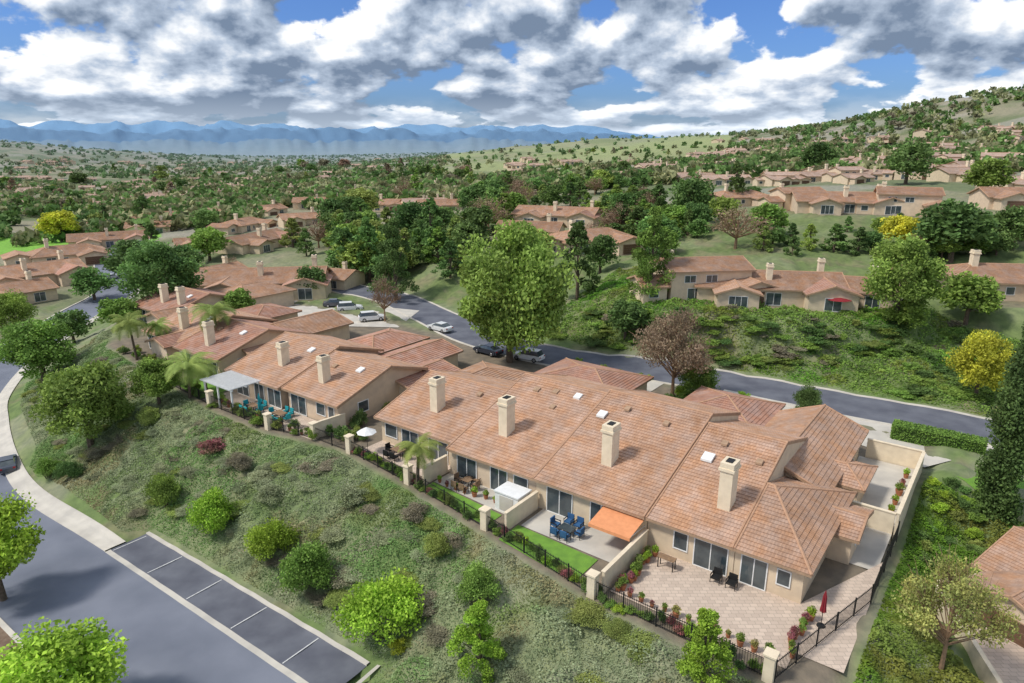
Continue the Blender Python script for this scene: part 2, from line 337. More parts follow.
# unit B
h,o=house_ab('attached_house','second house from the right in the attached row, orange awning on its eave',-24,52)
block(h,o,-29.6,-19.32,42.3,63,2.85,.315,'x',55.2,0,0,tile='tile',over_end=.02)
block(h,o,-27,-17.6,62.6,72.5,2.75,.32,'y',None,5,5,tile='tile2')
chimney(h,o,-24.7,46.6,3.6,7.6)
for x,w in ((-27.2,2.4),(-22.8,2.8)): opening(h,o,x,42.84,'F',w,.1,2.3,'sliding_door')
opening(h,o,-22,71.95,'B',4.8,0,2.2,'garage_door')
vent(h,o,-26.5,53,6.35,.5);vent(h,o,-22.4,52.4,6.15,.5);vent(h,o,-28.3,51.5,5.85,.8,'white','skylight')
# unit C
h,o=house_ab('attached_house','third house from the right in the attached row, beside the white spa enclosure',-35,52)
block(h,o,-39.4,-29.62,42.35,63,2.8,.31,'x',54.8,0,0,over_end=.02)
block(h,o,-45.5,-33,62.2,72.5,2.6,.28,'x',None,5.2,5.2,tile='tile2')
chimney(h,o,-35.4,46.4,3.6,7.5)
for x,w in ((-37.3,2.2),(-33.6,1.8),(-31.2,1.4)): opening(h,o,x,42.88,'F',w,.1 if w>1.5 else 1.0,2.25,'sliding_door' if w>1.5 else 'window')
opening(h,o,-39,71.9,'B',4.8,0,2.2,'garage_door')
vent(h,o,-36.5,52.8,6.05,.6);vent(h,o,-34.5,53.2,6.15,.6);vent(h,o,-32,53.3,6.2,.7,'white','skylight');vent(h,o,-33.4,51,5.5,.5)
# unit D
h,o=house_ab('attached_house','left-hand end house of the attached row with a stepped lower gable roof',-45,52)
block(h,o,-50.5,-39.42,43.6,61,2.75,.31,'x',52.2,0,0)
block(h,o,-53.5,-45.5,54,65,2.55,.26,'y',None,0,4)
chimney(h,o,-44.8,47.2,3.5,7.2)
for x,w in ((-48.5,1.6),(-45.8,2.2),(-42,2.4)): opening(h,o,x,44.13,'F',w,.1 if w>1.8 else .9,2.2,'sliding_door' if w>1.8 else 'window')
opening(h,o,-49.97,48,'L',1.4,.9,2.1);opening(h,o,-49,64.45,'B',4.2,0,2.2,'garage_door')
vent(h,o,-42,50.5,5.0,.5);vent(h,o,-47.5,50,4.8,.7,'white','skylight')
def row_unit(label,a0,a1,b0,br,b1,ch,wings,wins,zr_p=.31,tile='tile',oe=.55):
    ac=(a0+a1)/2;bc=(b0+b1)/2;h,o=house_ab('attached_house',label,ac,bc)
    block(h,o,a0,a1,b0,b1,2.75,zr_p,'x',br,0,0,tile=tile,over_end=oe)
    for w in wings: block(h,o,*w[:4],w[7] if len(w)>7 else 2.6,w[6] if len(w)>6 else .27,w[4],None,w[5],w[5],tile='tile2' if tile=='tile' else 'tile')
    for x,y in ch: chimney(h,o,x,y,3.0,6.7,.85,1.1)
    for x,w in wins: opening(h,o,x,b0+.53,'F',w,.1 if w>1.7 else .9,2.2,'sliding_door' if w>1.7 else 'window')
    opening(h,o,a1-.55 if oe>.1 else a1-.02,b0+4,'R',1.4,.9,2.1)
    vent(h,o,a0+3,br-2.5,2.75+zr_p*(br-2.5-b0)+.05,.6);vent(h,o,a1-3,br-2,2.75+zr_p*(br-2-b0)+.05,.8,'white','skylight')
    return h
row_unit('attached house right of the pergola house, at the gap left of the main row',-65.4,-55.5,43,51.0,57,[(-61.2,46)],[(-66,-58.5,56.5,67,'y',0),(-60,-53.5,52,61,'y',0,.26,2.4)],[(-63,2.6),(-59,1.4),(-57.2,.9)])
row_unit('attached house behind the white pergola, left half of its pair',-76.5,-65.42,42.6,51.8,59,[(-69.5,46.5)],[(-75,-66.6,58,69,'y',4),(-79,-73,46,53,'x',0,.3,2.5)],[(-73.5,2.4),(-70,1.8),(-67,2.4)])
row_unit('attached house left of the pergola house with chimney above the low wide palm',-91.5,-80.5,44,52,59,[(-86,46.5)],[(-92,-82,57,68,'y',0),(-84,-78.5,48,56,'y',0,.3,2.5)],[(-89,2.2),(-85.5,1.6),(-82.5,2)],tile='tile2')
row_unit('attached house at the bend of the crest behind the tall palm',-103.5,-91.52,45.5,53.5,61,[(-96.3,48.5)],[(-104,-95,59,68,'x',4),(-98,-92.5,43.3,50,'y',0,.34,2.5)],[(-101.5,2.2)],tile='tile')
row_unit('attached house at the far left end of the crest row',-122,-109,52.5,60,67,[(-115.6,55.5),(-111,56)],[(-121,-110,66,78,'y',4),(-113,-106,50,58,'y',0,.34,2.5)],[(-119,2.2),(-114.8,1.4)],tile='tile2')
# ------------------------------------------------ generic houses beyond
protos={}
def gen_house(var,name='tile_roof_house'):
    h=thing(name,'','house');o=(0,0);far=var.endswith('f');st=None if far else .37
    v=var[0];z0=-2.5
    if v=='0':
        block(h,o,-14,12,-6,8,3,.3,'x',step=st,z0=z0);block(h,o,-11,-3,-10,0,2.7,.34,'y',step=st,z0=z0);block(h,o,4,13,-9,2,2.9,.36,'y',step=st,tile='tile2',z0=z0)
        ws=[(-7,-9.45,'F',3,.2),(-.5,-5.45,'F',2.4,.2),(8.5,-8.45,'F',2.6,.2),(11.5,4,'R',1.4,1)];cs=[(-1,-2,6.9),(9,4,7.1)]
    elif v=='1':
        block(h,o,-10,10,-6,7,2.8,.32,'x',hip0=5,hip1=5,step=st,z0=z0);block(h,o,1,9,-10.5,0,2.7,.3,'y',step=st,z0=z0);block(h,o,-16,-8.5,-4,6,2.75,.3,'y',step=st,z0=z0)
        ws=[(5,-9.95,'F',4.6,.1),(-5,-5.45,'F',2.2,.2),(-1.5,-5.45,'F',1.2,.9),(-12.2,-3.45,'F',2,.8)];cs=[(-5,0,7.2)]
    elif v=='2':
        block(h,o,-8,8,-5,6,5.4,.3,'x',step=st,z0=z0);block(h,o,3,11,-9,1,2.8,.32,'y',step=st,z0=z0);block(h,o,-13,-7.6,-5,4,2.8,.3,'x',step=st,z0=z0)
        ws=[(-4,-4.45,'F',2,3.4),(0,-4.45,'F',2,3.4),(-3,-4.45,'F',2.6,.2),(7,-8.45,'F',4.2,.1),(-10.5,-4.45,'F',1.6,.9)];cs=[(-6,1,8.4)]
    else:
        block(h,o,-9,9,-5.5,6.5,2.9,.33,'x',step=st,z0=z0);block(h,o,-8,0,-9.5,0,2.8,.36,'y',step=st,z0=z0)
        ws=[(-4,-8.95,'F',4.4,.1),(4.5,-4.95,'F',2.4,.2)];cs=[(5,1,7)]
    for x,y,f,w,z in ws:
        opening(h,o,x,y,f,w,z,z+ (2.1 if z<.5 else 1.2),'garage_door' if w>4 else 'window','trim' if w>4 else 'white')
    for x,y,zt in cs: chimney(h,o,x,y,2.5,zt)
    return h
houses=[];newpads=[]
def put_house(px,py,rot,var,label,sc=1.0,group=None,pos=None,name='tile_roof_house',pad=True):
    g=pos or G(px,py)
    if g is None: return
    if var in protos: h=dup(protos[var])
    else: h=gen_house(var);protos[var]=h
    h.name=name
    h.location=(g[0],g[1],g[2]+.12);h.rotation_euler=(0,0,R(rot));h.scale=(sc,sc,sc);h['label']=label
    if group:h['group']=group
    elif 'group' in h: del h['group']
    dist=math.hypot(g[0],g[1])
    if dist<260 and pad: newpads.append((g[0],g[1],g[2],12.5*sc,20*sc))
    houses.append((px,py,F/max(30,dist)*13*sc,g))
    return h
near=[(700,296,8,'2','two-storey tile roof house at the left end of the terrace above the road',.85),(770,300,-10,'0','two-gabled tile roof house in the middle of the terrace above the road',.85),(842,302,-20,'3','small gabled house at the right end of the terrace above the road',.8),
 (1000,294,-8,'1','hipped tile roof house at the right edge of the terrace above the yellow tree',.95),
 (590,250,25,'1','hipped house on the knoll behind the big round tree',.95),(530,240,-15,'3','gabled house on the knoll left of the hipped one',.95),
 (270,293,8,'0','wide house with gabled wings facing the parking court',1.0),
 (215,283,60,'3','gabled house turned side on left of the parking court house',.9),(330,285,-20,'3','small gabled house right of the wide parking court house',.75),
 (845,212,-10,'0','long tile roof house on the upper terrace',.9),(905,214,-22,'2','two-storey house at the right end of the upper terrace',.85),(738,205,14,'1','hipped house at the left end of the upper terrace',.8),(797,209,10,'2','two-storey house left of the long one on the upper terrace',.75),(1015,208,-10,'3','gabled house cut by the right picture edge on the upper terrace',.9),
 (30,285,50,'0','large tile roof house across the lower street at the left edge',1.1),(70,262,40,'1','hipped tile roof house across the lower street, second from the left edge',1.1),(112,246,30,'0','long tile roof house across the lower street, third from the left edge',1.0),(150,233,20,'3','small gabled house across the lower street, fourth from the left edge',1),(12,303,55,'3','gabled house lowest on the left picture edge',1),
 (258,248,70,'0','tile roof house in the valley row nearest above the parking court',1.0),(245,230,75,'1','hipped house in the valley row above the parking court, second in line',1.0),(268,215,60,'3','gabled house at the far end of the valley row',1),(200,250,30,'3','small tile roof house between the left trees',.9),
 (320,207,10,'0','long tile roof house amid the woods left of centre',1),(392,210,-10,'1','hipped tile roof house amid the woods at centre',1),(302,225,30,'3','gabled roof showing between the valley trees',1),
 (175,222,15,'0','long roofed house farthest along the left street row',1),(125,228,35,'1','hipped house behind the left street row',1),(230,216,10,'1','hipped house between the valley row and the left street row',1),(440,212,12,'3','small house in the woods right of centre',1),(560,224,-20,'0','long roof behind the two knoll houses',.95)]
for q in near: put_house(q[0],q[1],q[2],q[3],q[4],q[5])
put_house(0,0,-62,'3','cream house with tile roof at the lower right picture corner',.85,pos=P(1118,636,-2.8))
rr=random.Random(5)
for k in range(105):
    x=rr.uniform(690,1024);y=rr.uniform(140,186) if x<900 else rr.uniform(132,190)
    put_house(x,y,rr.uniform(-50,50),rr.choice(['0f','1f','3f','2f']),'small tile roof house among trees on the far right hillside',rr.uniform(.7,.9),'houses on the far right hillside',pad=False)
for k in range(24):
    put_house(rr.uniform(500,700),rr.uniform(160,186),rr.uniform(-40,40),rr.choice(['0f','1f','3f']),'small pale house on the green hill beyond the woods',rr.uniform(.7,.9),'houses on the green hill',pad=False)
for k in range(115):
    x=rr.uniform(0,460);y=157+ (rr.random()**.9)*52
    put_house(x,y,rr.uniform(-80,80),rr.choice(['0f','1f','3f']),'distant low house among the valley trees on the left',rr.uniform(.65,.95),'houses in the left valley',pad=False)
PADS.extend(newpads)
# ---------------------------------------------------------------- terrain mesh
az=np.radians(np.linspace(-56,56,480)); rs=np.geomspace(14,16000,680)
AZ,RR=np.meshgrid(az,rs);X=(np.sin(AZ)*RR).ravel();Y=(np.cos(AZ)*RR).ravel();Z=base_h(X,Y)
r=np.hypot(X,Y);a=.8*X-.6*Y;b=.6*X+.8*Y
dS=pdist(X,Y,STREET[::3]);dR=pdist(X,Y,ROAD[::3])
pad=sst(b-crest(a),-.6,.4)*(1-sst(b,76,80))*sst(a,-118,-108)*(1-sst(a,-5,-3.2))
hp=np.zeros_like(X)
for (qx,qy,qz,r0,r1) in PADS: hp=np.maximum(hp,1-sst(np.hypot(X-qx,Y-qy),r0*.8,r0*1.1))
def freemask(X,Y,dS,dR):
    a=.8*X-.6*Y;b=.6*X+.8*Y
    pd=sst(b-crest(a),-1.8,.1)*(1-sst(b,76,80))*sst(a,-118,-108)*(1-sst(a,-5,-3.0))
    by=sst(a,-68,-66)*(1-sst(a,-30,-28.5))*(1-sst(b,26.2,27.8))*sst(b,8,10)
    return (1-pd)*sst(dS,6.6,9)*sst(dR,5,7.5)*(1-by)
free=freemask(X,Y,dS,dR)*(1-hp)
Z=Z+lumps(X,Y)*free*np.clip(1.4-r/400,.15,1)
hill=sst(r,280,700)*(1-sst(r,2500,3500)); Z=Z+hill*(fbm(X*.012,Y*.012,14,5)-.5)*14
Z=Z-.35*(dS<4.4)*(r<320)-.35*(dR<3.4)*(r<260)-.35*((a>-64)&(a<-31)&(b>19)&(b<25))
def C3(c): return np.array(c)[None,:]
def mixc(c,d,t): return c*(1-t[:,None])+C3(d)*t[:,None]
col=np.ones((len(X),3))*C3((.22,.25,.13))
n1=fbm(X*.09,Y*.09,31,4);n2=fbm(X*.3,Y*.3,41,4);n3=fbm(X*.03,Y*.03,51,4)
col=mixc(col,(.15,.21,.075),sst(n1,.5,.62));col=mixc(col,(.25,.20,.14),sst(n2,.60,.75)*.5);col=mixc(col,(.27,.27,.19),sst(fbm(X*.16,Y*.16,77,4),.52,.66)*.6)
hb=sst(dR,4,7)*((b>80)|(a<-60)*(b>78))*(r>70); col=mixc(col,(.14,.19,.065),hb*(.45+.5*sst(n1,.4,.6)));col=mixc(col,(.24,.20,.13),hb*sst(n2,.55,.7)*.5)
col=mixc(col,(.20,.165,.125),np.maximum(pad,hp*.7))
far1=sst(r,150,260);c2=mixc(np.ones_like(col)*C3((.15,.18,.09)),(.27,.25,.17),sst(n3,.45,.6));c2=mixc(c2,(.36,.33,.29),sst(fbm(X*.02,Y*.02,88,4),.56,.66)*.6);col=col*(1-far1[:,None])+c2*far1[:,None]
azd=np.degrees(np.arctan2(X,Y))
gh=sst(r,560,800)*(azd>-6)*(azd<17)*(1-sst(r,1500,2000));col=mixc(col,(.29,.33,.15),gh*(.4+.6*sst(fbm(X*.006,Y*.006,3,4),.35,.6)))
parkf=lambda X,Y:(((X+205)/62)**2+((Y-272)/42)**2)
col=mixc(col,(.20,.42,.06),(parkf(X,Y)<1)*1.0)
h1=sst(r,800,3200);col=mixc(col,(.23,.31,.38),h1*.85);h2=sst(r,4200,6500);col=mixc(col,(.11,.21,.35),h2);h3=sst(r,8000,11500);col=mixc(col,(.17,.32,.52),h3*.9)  # aerial haze painted into the ground colour, bluer out to the mountains
def fastmesh(name,verts,faces_n4,m,colors=None,attr='tone',smooth=False):
    me=bpy.data.meshes.new(name);nv=len(verts);nf=len(faces_n4)
    me.vertices.add(nv);me.vertices.foreach_set('co',np.asarray(verts,np.float32).ravel())
    me.loops.add(nf*4);me.loops.foreach_set('vertex_index',np.asarray(faces_n4,np.int32).ravel())
    me.polygons.add(nf);me.polygons.foreach_set('loop_start',np.arange(0,nf*4,4,dtype=np.int32));me.polygons.foreach_set('loop_total',np.full(nf,4,np.int32))
    if smooth: me.polygons.foreach_set('use_smooth',np.ones(nf,bool))
    me.update(calc_edges=True)
    if colors is not None:
        ca=me.color_attributes.new(attr,'FLOAT_COLOR','POINT');cc=np.ones((nv,4),np.float32);cc[:,:3]=colors;ca.data.foreach_set('color',cc.ravel())
    if m: me.materials.append(m)
    return me
nr_,na_=RR.shape;idx=np.arange(nr_*na_).reshape(nr_,na_)
fc=np.stack([idx[:-1,:-1],idx[:-1,1:],idx[1:,1:],idx[1:,:-1]],-1).reshape(-1,4)[:,::-1]
gm=mat('ground_cover',(1.12,1.1,1.05),.95,(.78,.8,.8),.9,.6,3.5,attr='tone',detail=8)
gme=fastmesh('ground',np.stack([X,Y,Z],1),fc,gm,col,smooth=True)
go=bpy.data.objects.new('ground',gme);COL.objects.link(go);struct(go,'planted hillsides and valley floor reaching the blue mountains','ground')
# ---------------------------------------------------------------- strips and patches
def strip(name,poly,o0,o1,dz,m,label=None,cat=None,rng_=None,nc=4,kerb=None):
    pts=poly if rng_ is None else poly[rng_[0]:rng_[1]]
    V=[]
    for k in range(nc+1):
        c=offs(pts,o0+(o1-o0)*k/nc);z=base_h(c[:,0],c[:,1]);V.append(np.stack([c[:,0],c[:,1],z+dz],1))
    V=np.array(V);L=V.shape[1];id_=np.arange((nc+1)*L).reshape(nc+1,L)
    f=np.stack([id_[:-1,:-1],id_[1:,:-1],id_[1:,1:],id_[:-1,1:]],-1).reshape(-1,4)
    vv=V.reshape(-1,3)
    if kerb:
        for e in (0,nc):
            k0=len(vv);low=V[e].copy();low[:,2]-=kerb;vv=np.r_[vv,low];ii=id_[e];jj=np.arange(k0,k0+L);f=np.r_[f,np.stack([ii[:-1],ii[1:],jj[1:],jj[:-1]],-1)]
    o=bpy.data.objects.new(name,fastmesh(name,vv,f,m));COL.objects.link(o);struct(o,label,cat);return o
strip('street',STREET,-4.7,4.7,.03,M['asph'],'wide grey asphalt street below the planted slope','road',nc=8)
strip('road',ROAD,-3.9,3.9,.03,M['asph2'],'dark asphalt road behind the row of houses','road',nc=8)
for o0 in (-4.2,3.9): strip('kerb',ROAD,o0,o0+.3,.14,M['conc'],'pale concrete kerb beside the upper road, %s side'%('far' if o0<0 else 'near'),'kerb',nc=1,kerb=.3)
aS=.8*STREET[:,0]-.6*STREET[:,1];iB=int(np.argmin(abs(aS+64)));iA=int(np.argmin(abs(aS+31)))
strip('kerb',STREET,4.7,5.1,.15,M['conc'],'kerb between lower street and its sidewalk','kerb',(iB,len(STREET)),1,.3)
strip('sidewalk',STREET,5.1,6.6,.16,M['conc'],'pale concrete sidewalk along the foot of the slope','sidewalk',(iB,len(STREET)),2,.3)
strip('kerb',STREET,4.7,5.1,.15,M['conc'],'kerb right of the parking bays','kerb',(0,iA+1),1,.3)
strip('kerb',STREET,-5.1,-4.7,.15,M['conc'],'kerb on the outer side of the lower street','kerb',None,1,.3)
strip('gutter',STREET,4.66,5.15,.036,M['conc'],'pale concrete gutter between street and parking bays','gutter',(iA,iB+1),1)
strip('parking_bay',STREET,5.15,8.5,.034,M['asph2'],'dark asphalt parallel parking bays','road',(iA,iB+1),4)
strip('kerb',STREET,8.5,8.8,.15,M['conc'],'kerb at the back of the parking bays','kerb',(iA,iB+1),1,.3)
def lineq(p,label,dz=.05,m='paint',name='bay_line'):
    h4=base_h([q[0] for q in p],[q[1] for q in p]);mb=MB();mb.face([(q[0],q[1],z+dz) for q,z in zip(p,h4)]);struct(mb.build(name,M[m]),label,'marking')
for i,aa in enumerate([-63.6,-57,-50.4,-43.8,-37.2]): lineq([W(aa-.05,22.35),W(aa+.05,22.35),W(aa+.05,25.5),W(aa-.05,25.5)],'white line between parking bays')
lineq([W(-31.2,22.3),W(-30.85,22.3),W(-30.85,25.9),W(-31.2,25.9)],'concrete kerb closing the right end of the parking bays',.12,'conc','kerb')
def patch(name,ab,z,m,label=None,cat='paving',world=False,drape=False):
    q=[(p if world else W(*p)) for p in ab];mb=MB()
    if not drape: mb.face([(p[0],p[1],z) for p in q])
    else:
        n_=12;gr=[]
        for i in range(n_+1):
            for j in range(n_+1):
                u=i/n_;v=j/n_;gr.append(((q[0][0]*(1-u)+q[1][0]*u)*(1-v)+(q[3][0]*(1-u)+q[2][0]*u)*v,(q[0][1]*(1-u)+q[1][1]*u)*(1-v)+(q[3][1]*(1-u)+q[2][1]*u)*v))
        hz_=base_h([g[0] for g in gr],[g[1] for g in gr]);gr=[(g[0],g[1],k+z) for g,k in zip(gr,hz_)]
        for i in range(n_):
            for j in range(n_): k=i*(n_+1)+j;mb.face([gr[k],gr[k+n_+1],gr[k+n_+2],gr[k+1]])
    o=mb.build(name,m);struct(o,label,cat)
    return o
patch('patio',[(-18.9,36.5),(-7,36.3),(-7,43.2),(-18.9,43.2)],.05,M['paver'],'tan paver patio of the right-hand end house')
patch('patio',[(-7.9,43.21),(-7,38),(-4.2,38),(-4.2,52)],.046,M['paver'],'paved side yard of the right-hand end house')
patch('patio',[(-9.5,50),(-4.5,50),(-4.5,70),(-9.5,70)],.042,M['conc'],'pale walled courtyard on the right of the end house')
patch('patio',[(-28.8,39.6),(-19.2,39.4),(-19.2,43.2),(-28.8,43.2)],.05,M['conc'],'concrete patio below the orange awning')
patch('patio',[(-39.5,40.8),(-29.2,40),(-29.2,43.2),(-39.5,43.2)],.05,M['conc'],'concrete patio left of the white spa cover')
patch('patio',[(-50,41.5),(-40,40.8),(-40,44.3),(-50,44.3)],.05,M['paver'],'patio behind the palm tree')
patch('patio',[(-76,39.2),(-56,39.8),(-56,43.4),(-76,43.4)],.05,M['paver'],'long patio with teal furniture')
patch('lawn',[(-29,36.9),(-21.4,35.8),(-21.4,39.2),(-29,39.5)],.056,M['lawn'],'bright lawn strip outside the awning patio','lawn')
patch('lawn',[(-39.5,38.9),(-31,37.8),(-31,39.9),(-39.5,40.7)],.056,M['lawn'],'bright lawn strip left of the white spa cover','lawn')
patch('lawn',[(-84,40.2),(-76.5,39),(-76.5,44),(-84,44)],.056,M['lawn'],'small lawn left of the pergola','lawn')
patch('driveway',[(-17,75),(-4,71),(2,81.5),(-17,80.2)],.06,M['conc'],'pale concrete driveway behind the right-hand end house','driveway',drape=True)
patch('driveway',[(-44,72.6),(-34,72.6),(-34,78.5),(-44,78)],.06,M['conc'],'short driveway behind the pink hipped garage','driveway',drape=True)
patch('driveway',[(-27,73),(-17.1,73),(-17.1,80.5),(-27,80.5)],.06,M['conc'],'short driveway of the second house','driveway',drape=True)
patch('parking_court',[(-44,112),(-19,110),(-17,122),(-50,136)],.08,M['conc'],'concrete parking court with parked cars','driveway',world=True,drape=True)
patch('lawn',[(-1.5,70),(8,64),(16,70),(4,79)],.45,M['lawn'],'lawn corner by the long clipped hedge','lawn',drape=True)
patch('planting_bed',[(-63,3),(-48,3),(-48,12.0),(-63,12.0)],.1,M['mulch'],'mulched corner island','bed',drape=True)
yq=P(1000,665,-2.8);patch('patio',[(yq[0]-2.6,yq[1]-4),(yq[0]+5,yq[1]-4),(yq[0]+6,yq[1]+6),(yq[0]-.6,yq[1]+6)],.4,M['paver'],'paved yard of the lower right house',world=True,drape=True)
# ---------------------------------------------------------------- foliage meshes
def quads(c,s,tone,asp=.6,flat=0):
    N=len(c);u=rng.normal(size=(N,3));u/=np.linalg.norm(u,axis=1)[:,None];w=rng.normal(size=(N,3))
    if flat: u[:,2]*=flat;w[:,2]*=flat
    w-=u*(u*w).sum(1)[:,None]/np.maximum((u*u).sum(1),1e-6)[:,None];w/=np.linalg.norm(w,axis=1)[:,None]
    s=np.broadcast_to(s,(N,))[:,None];u=u*s;w=w*s*asp
    V=np.stack([c-u,c-w*.9,c+u,c+w],1).reshape(-1,3);f=np.arange(N*4).reshape(-1,4);t=np.repeat(tone,4)[:,None]*np.ones((1,3));return V,f,t
def crown(kind,nl,leaf,seed):
    g=np.random.default_rng(seed)
    if kind in('round','full'):
        lo=.75 if kind=='round' else .95
        nc=46;d=g.normal(size=(nc,3));d/=np.linalg.norm(d,axis=1)[:,None];d[:,2]=np.where(d[:,2]<-lo,-d[:,2],d[:,2])
        zc_,zr_=(3.25,2.1) if kind=='round' else (3.0,2.45)
        cc=np.array([0,0,zc_])+d*np.array([1.95,1.95,zr_])*g.uniform(.62,1.05,(nc,1));sg=g.uniform(.40,.66,nc)
        cc=np.r_[cc,g.normal(0,.8,(8,3))+[0,0,zc_]];sg=np.r_[sg,np.full(8,.85)]
    elif kind=='pine':
        nc=60;z=g.uniform(1.0,7.6,nc);rad=(1-((z-.9)/7.4)**1.3)*2.6*g.uniform(.35,1.0,nc);an=g.uniform(0,6.28,nc)
        cc=np.stack([np.cos(an)*rad,np.sin(an)*rad,z],1);sg=g.uniform(.34,.55,nc)*(1-.4*z/8)
    elif kind=='cypress':
        nc=120;z=g.uniform(.15,7.85,nc);rad=np.clip((8-z)*.15,.0,.55)*g.uniform(.3,1,nc);an=g.uniform(0,6.28,nc)
        cc=np.stack([np.cos(an)*rad,np.sin(an)*rad,z],1);sg=np.clip((8.2-z)*.10,.06,.24)
    elif kind=='shrub':
        nc=30;d=g.normal(size=(nc,3));d/=np.linalg.norm(d,axis=1)[:,None];d[:,2]=abs(d[:,2])*.95
        cc=np.array([0,0,.6])+d*np.array([.85,.85,.98])*g.uniform(.45,1.03,(nc,1));sg=g.uniform(.2,.32,nc)
    elif kind=='bare':
        nc=44;d=g.normal(size=(nc,3));d/=np.linalg.norm(d,axis=1)[:,None];d[:,2]=abs(d[:,2])
        cc=np.array([0,0,2.6])+d*np.array([2.4,2.4,2.9])*g.uniform(.5,1.05,(nc,1));sg=np.full(nc,.5)
    k=g.integers(0,len(cc),nl);tn=g.uniform(.68,1.28,len(cc));off=g.normal(size=(nl,3));off/=np.linalg.norm(off,axis=1)[:,None];off*=(g.uniform(0,1,(nl,1))**.4)*1.45
    off[:,2]*=.8 if kind!='cypress' else 1.8;p=cc[k]+off*sg[k][:,None];tone=tn[k]*g.uniform(.75,1.25,nl);p[:,2]=np.maximum(p[:,2],.05)
    return p,tone,cc
PR={}
def tree_proto(key,kind,nl,leaf,seed,mk,name):
    p,tone,cc=crown(kind,nl,leaf,seed);V,f,t=quads(p,rng.uniform(.7,1.3,nl)*leaf,tone,.62)
    me=fastmesh('crown',V,f,M[mk],t);mb=MB()
    HH={'round':6,'full':6,'pine':8,'cypress':8,'shrub':2,'bare':6}[kind];tr={'round':.17,'full':.14,'pine':.17,'cypress':.14,'shrub':.05,'bare':.13}[kind]
    if kind=='shrub':
        for k in range(4): q=cc[k];mb.cyl((0,0,-.2),(q[0]*.8,q[1]*.8,q[2]),.05,.02,5)
    else:
        top={'round':3.7,'full':3.7,'pine':7.3,'cypress':6.5,'bare':3.0}[kind]
        mb.cyl((0,0,-.5),(.05,.03,top*.5),tr*1.3,tr*.8,7);mb.cyl((.05,.03,top*.5),(0,.08,top),tr*.8,tr*.3,6)
        for q in (cc[:16] if kind!='bare' else cc):
            z0=max(.8,min(top*.9,q[2]*.55)); mb.cyl((.03,.03,z0),tuple(q),tr*.3,.02,4,False)
            if kind=='bare':
                for j in range(5):
                    e=q+rng.normal(0,.5,3);e[2]+=.25;mb.cyl(tuple(q*.75+np.array([0,0,z0])*.25),tuple(e),.022,.008,3,False)
    tm=mb.build('trunk',M['bark'] if kind!='bare' else M['wood']) ; tmesh=tm.data;bpy.data.objects.remove(tm)
    PR[key]=(me,tmesh,HH,{'round':2.6,'full':2.6,'pine':2.7,'cypress':.8,'shrub':1.15,'bare':2.8}[kind],name,kind)
for s in range(3):
    tree_proto('round%d'%s,'round',12000,.105,s+1,'green','leafy_tree')
    tree_proto('mround%d'%s,'round',3000,.20,s+11,'green','leafy_tree')
    tree_proto('fround%d'%s,'round',420,.46,s+21,'dark','leafy_tree')
    tree_proto('mpine%d'%s,'pine',3000,.19,s+41,'pine','pine_tree')
    tree_proto('fpine%d'%s,'pine',420,.46,s+91,'pine','pine_tree')
tree_proto('full','full',26000,.085,5,'green','leafy_tree')
for s in range(2):
    tree_proto('pine%d'%s,'pine',11000,.10,s+31,'pine','pine_tree')
    tree_proto('bshrub%d'%s,'shrub',9000,.042,s+81,'green','shrub')
    tree_proto('shrub%d'%s,'shrub',2200,.08,s+51,'green','shrub')
    tree_proto('mshrub%d'%s,'shrub',500,.15,s+61,'green','shrub')
tree_proto('cyp','cypress',22000,.06,71,'dark','cypress_tree')
tree_proto('sparse','bare',8500,.075,73,'rust','sparse_tree');tree_proto('mbare','bare',900,.10,74,'twig','sparse_tree')
def tree(key,pos,h,w,mk,label,group=None,cat='tree',name=None):
    me,tm,HH,RR_,nm,kind=PR[key];e=thing(name or nm,label,cat,pos,random.uniform(0,6.28),group)
    e.scale=(w/2/RR_,w/2/RR_,h/HH)
    c=bpy.data.objects.new('crown' if kind!='shrub' else 'foliage',me);COL.objects.link(c);c.parent=e
    t=bpy.data.objects.new('trunk' if kind!='shrub' else 'stems',tm);COL.objects.link(t);t.parent=e
    if mk: c.material_slots[0].link='OBJECT';c.material_slots[0].material=M[mk]
    return e
def tpx(key,px,py,hpx,wpx,mk,label,group=None,cat='tree',name=None,pos=None):
    g=pos or G(px,py)
    dep=g[1]*CT-(g[2]-30)*ST;tree(key,(g[0],g[1],g[2]-.1),hpx*dep/F/.93,wpx*dep/F,mk,label,group,cat,name)
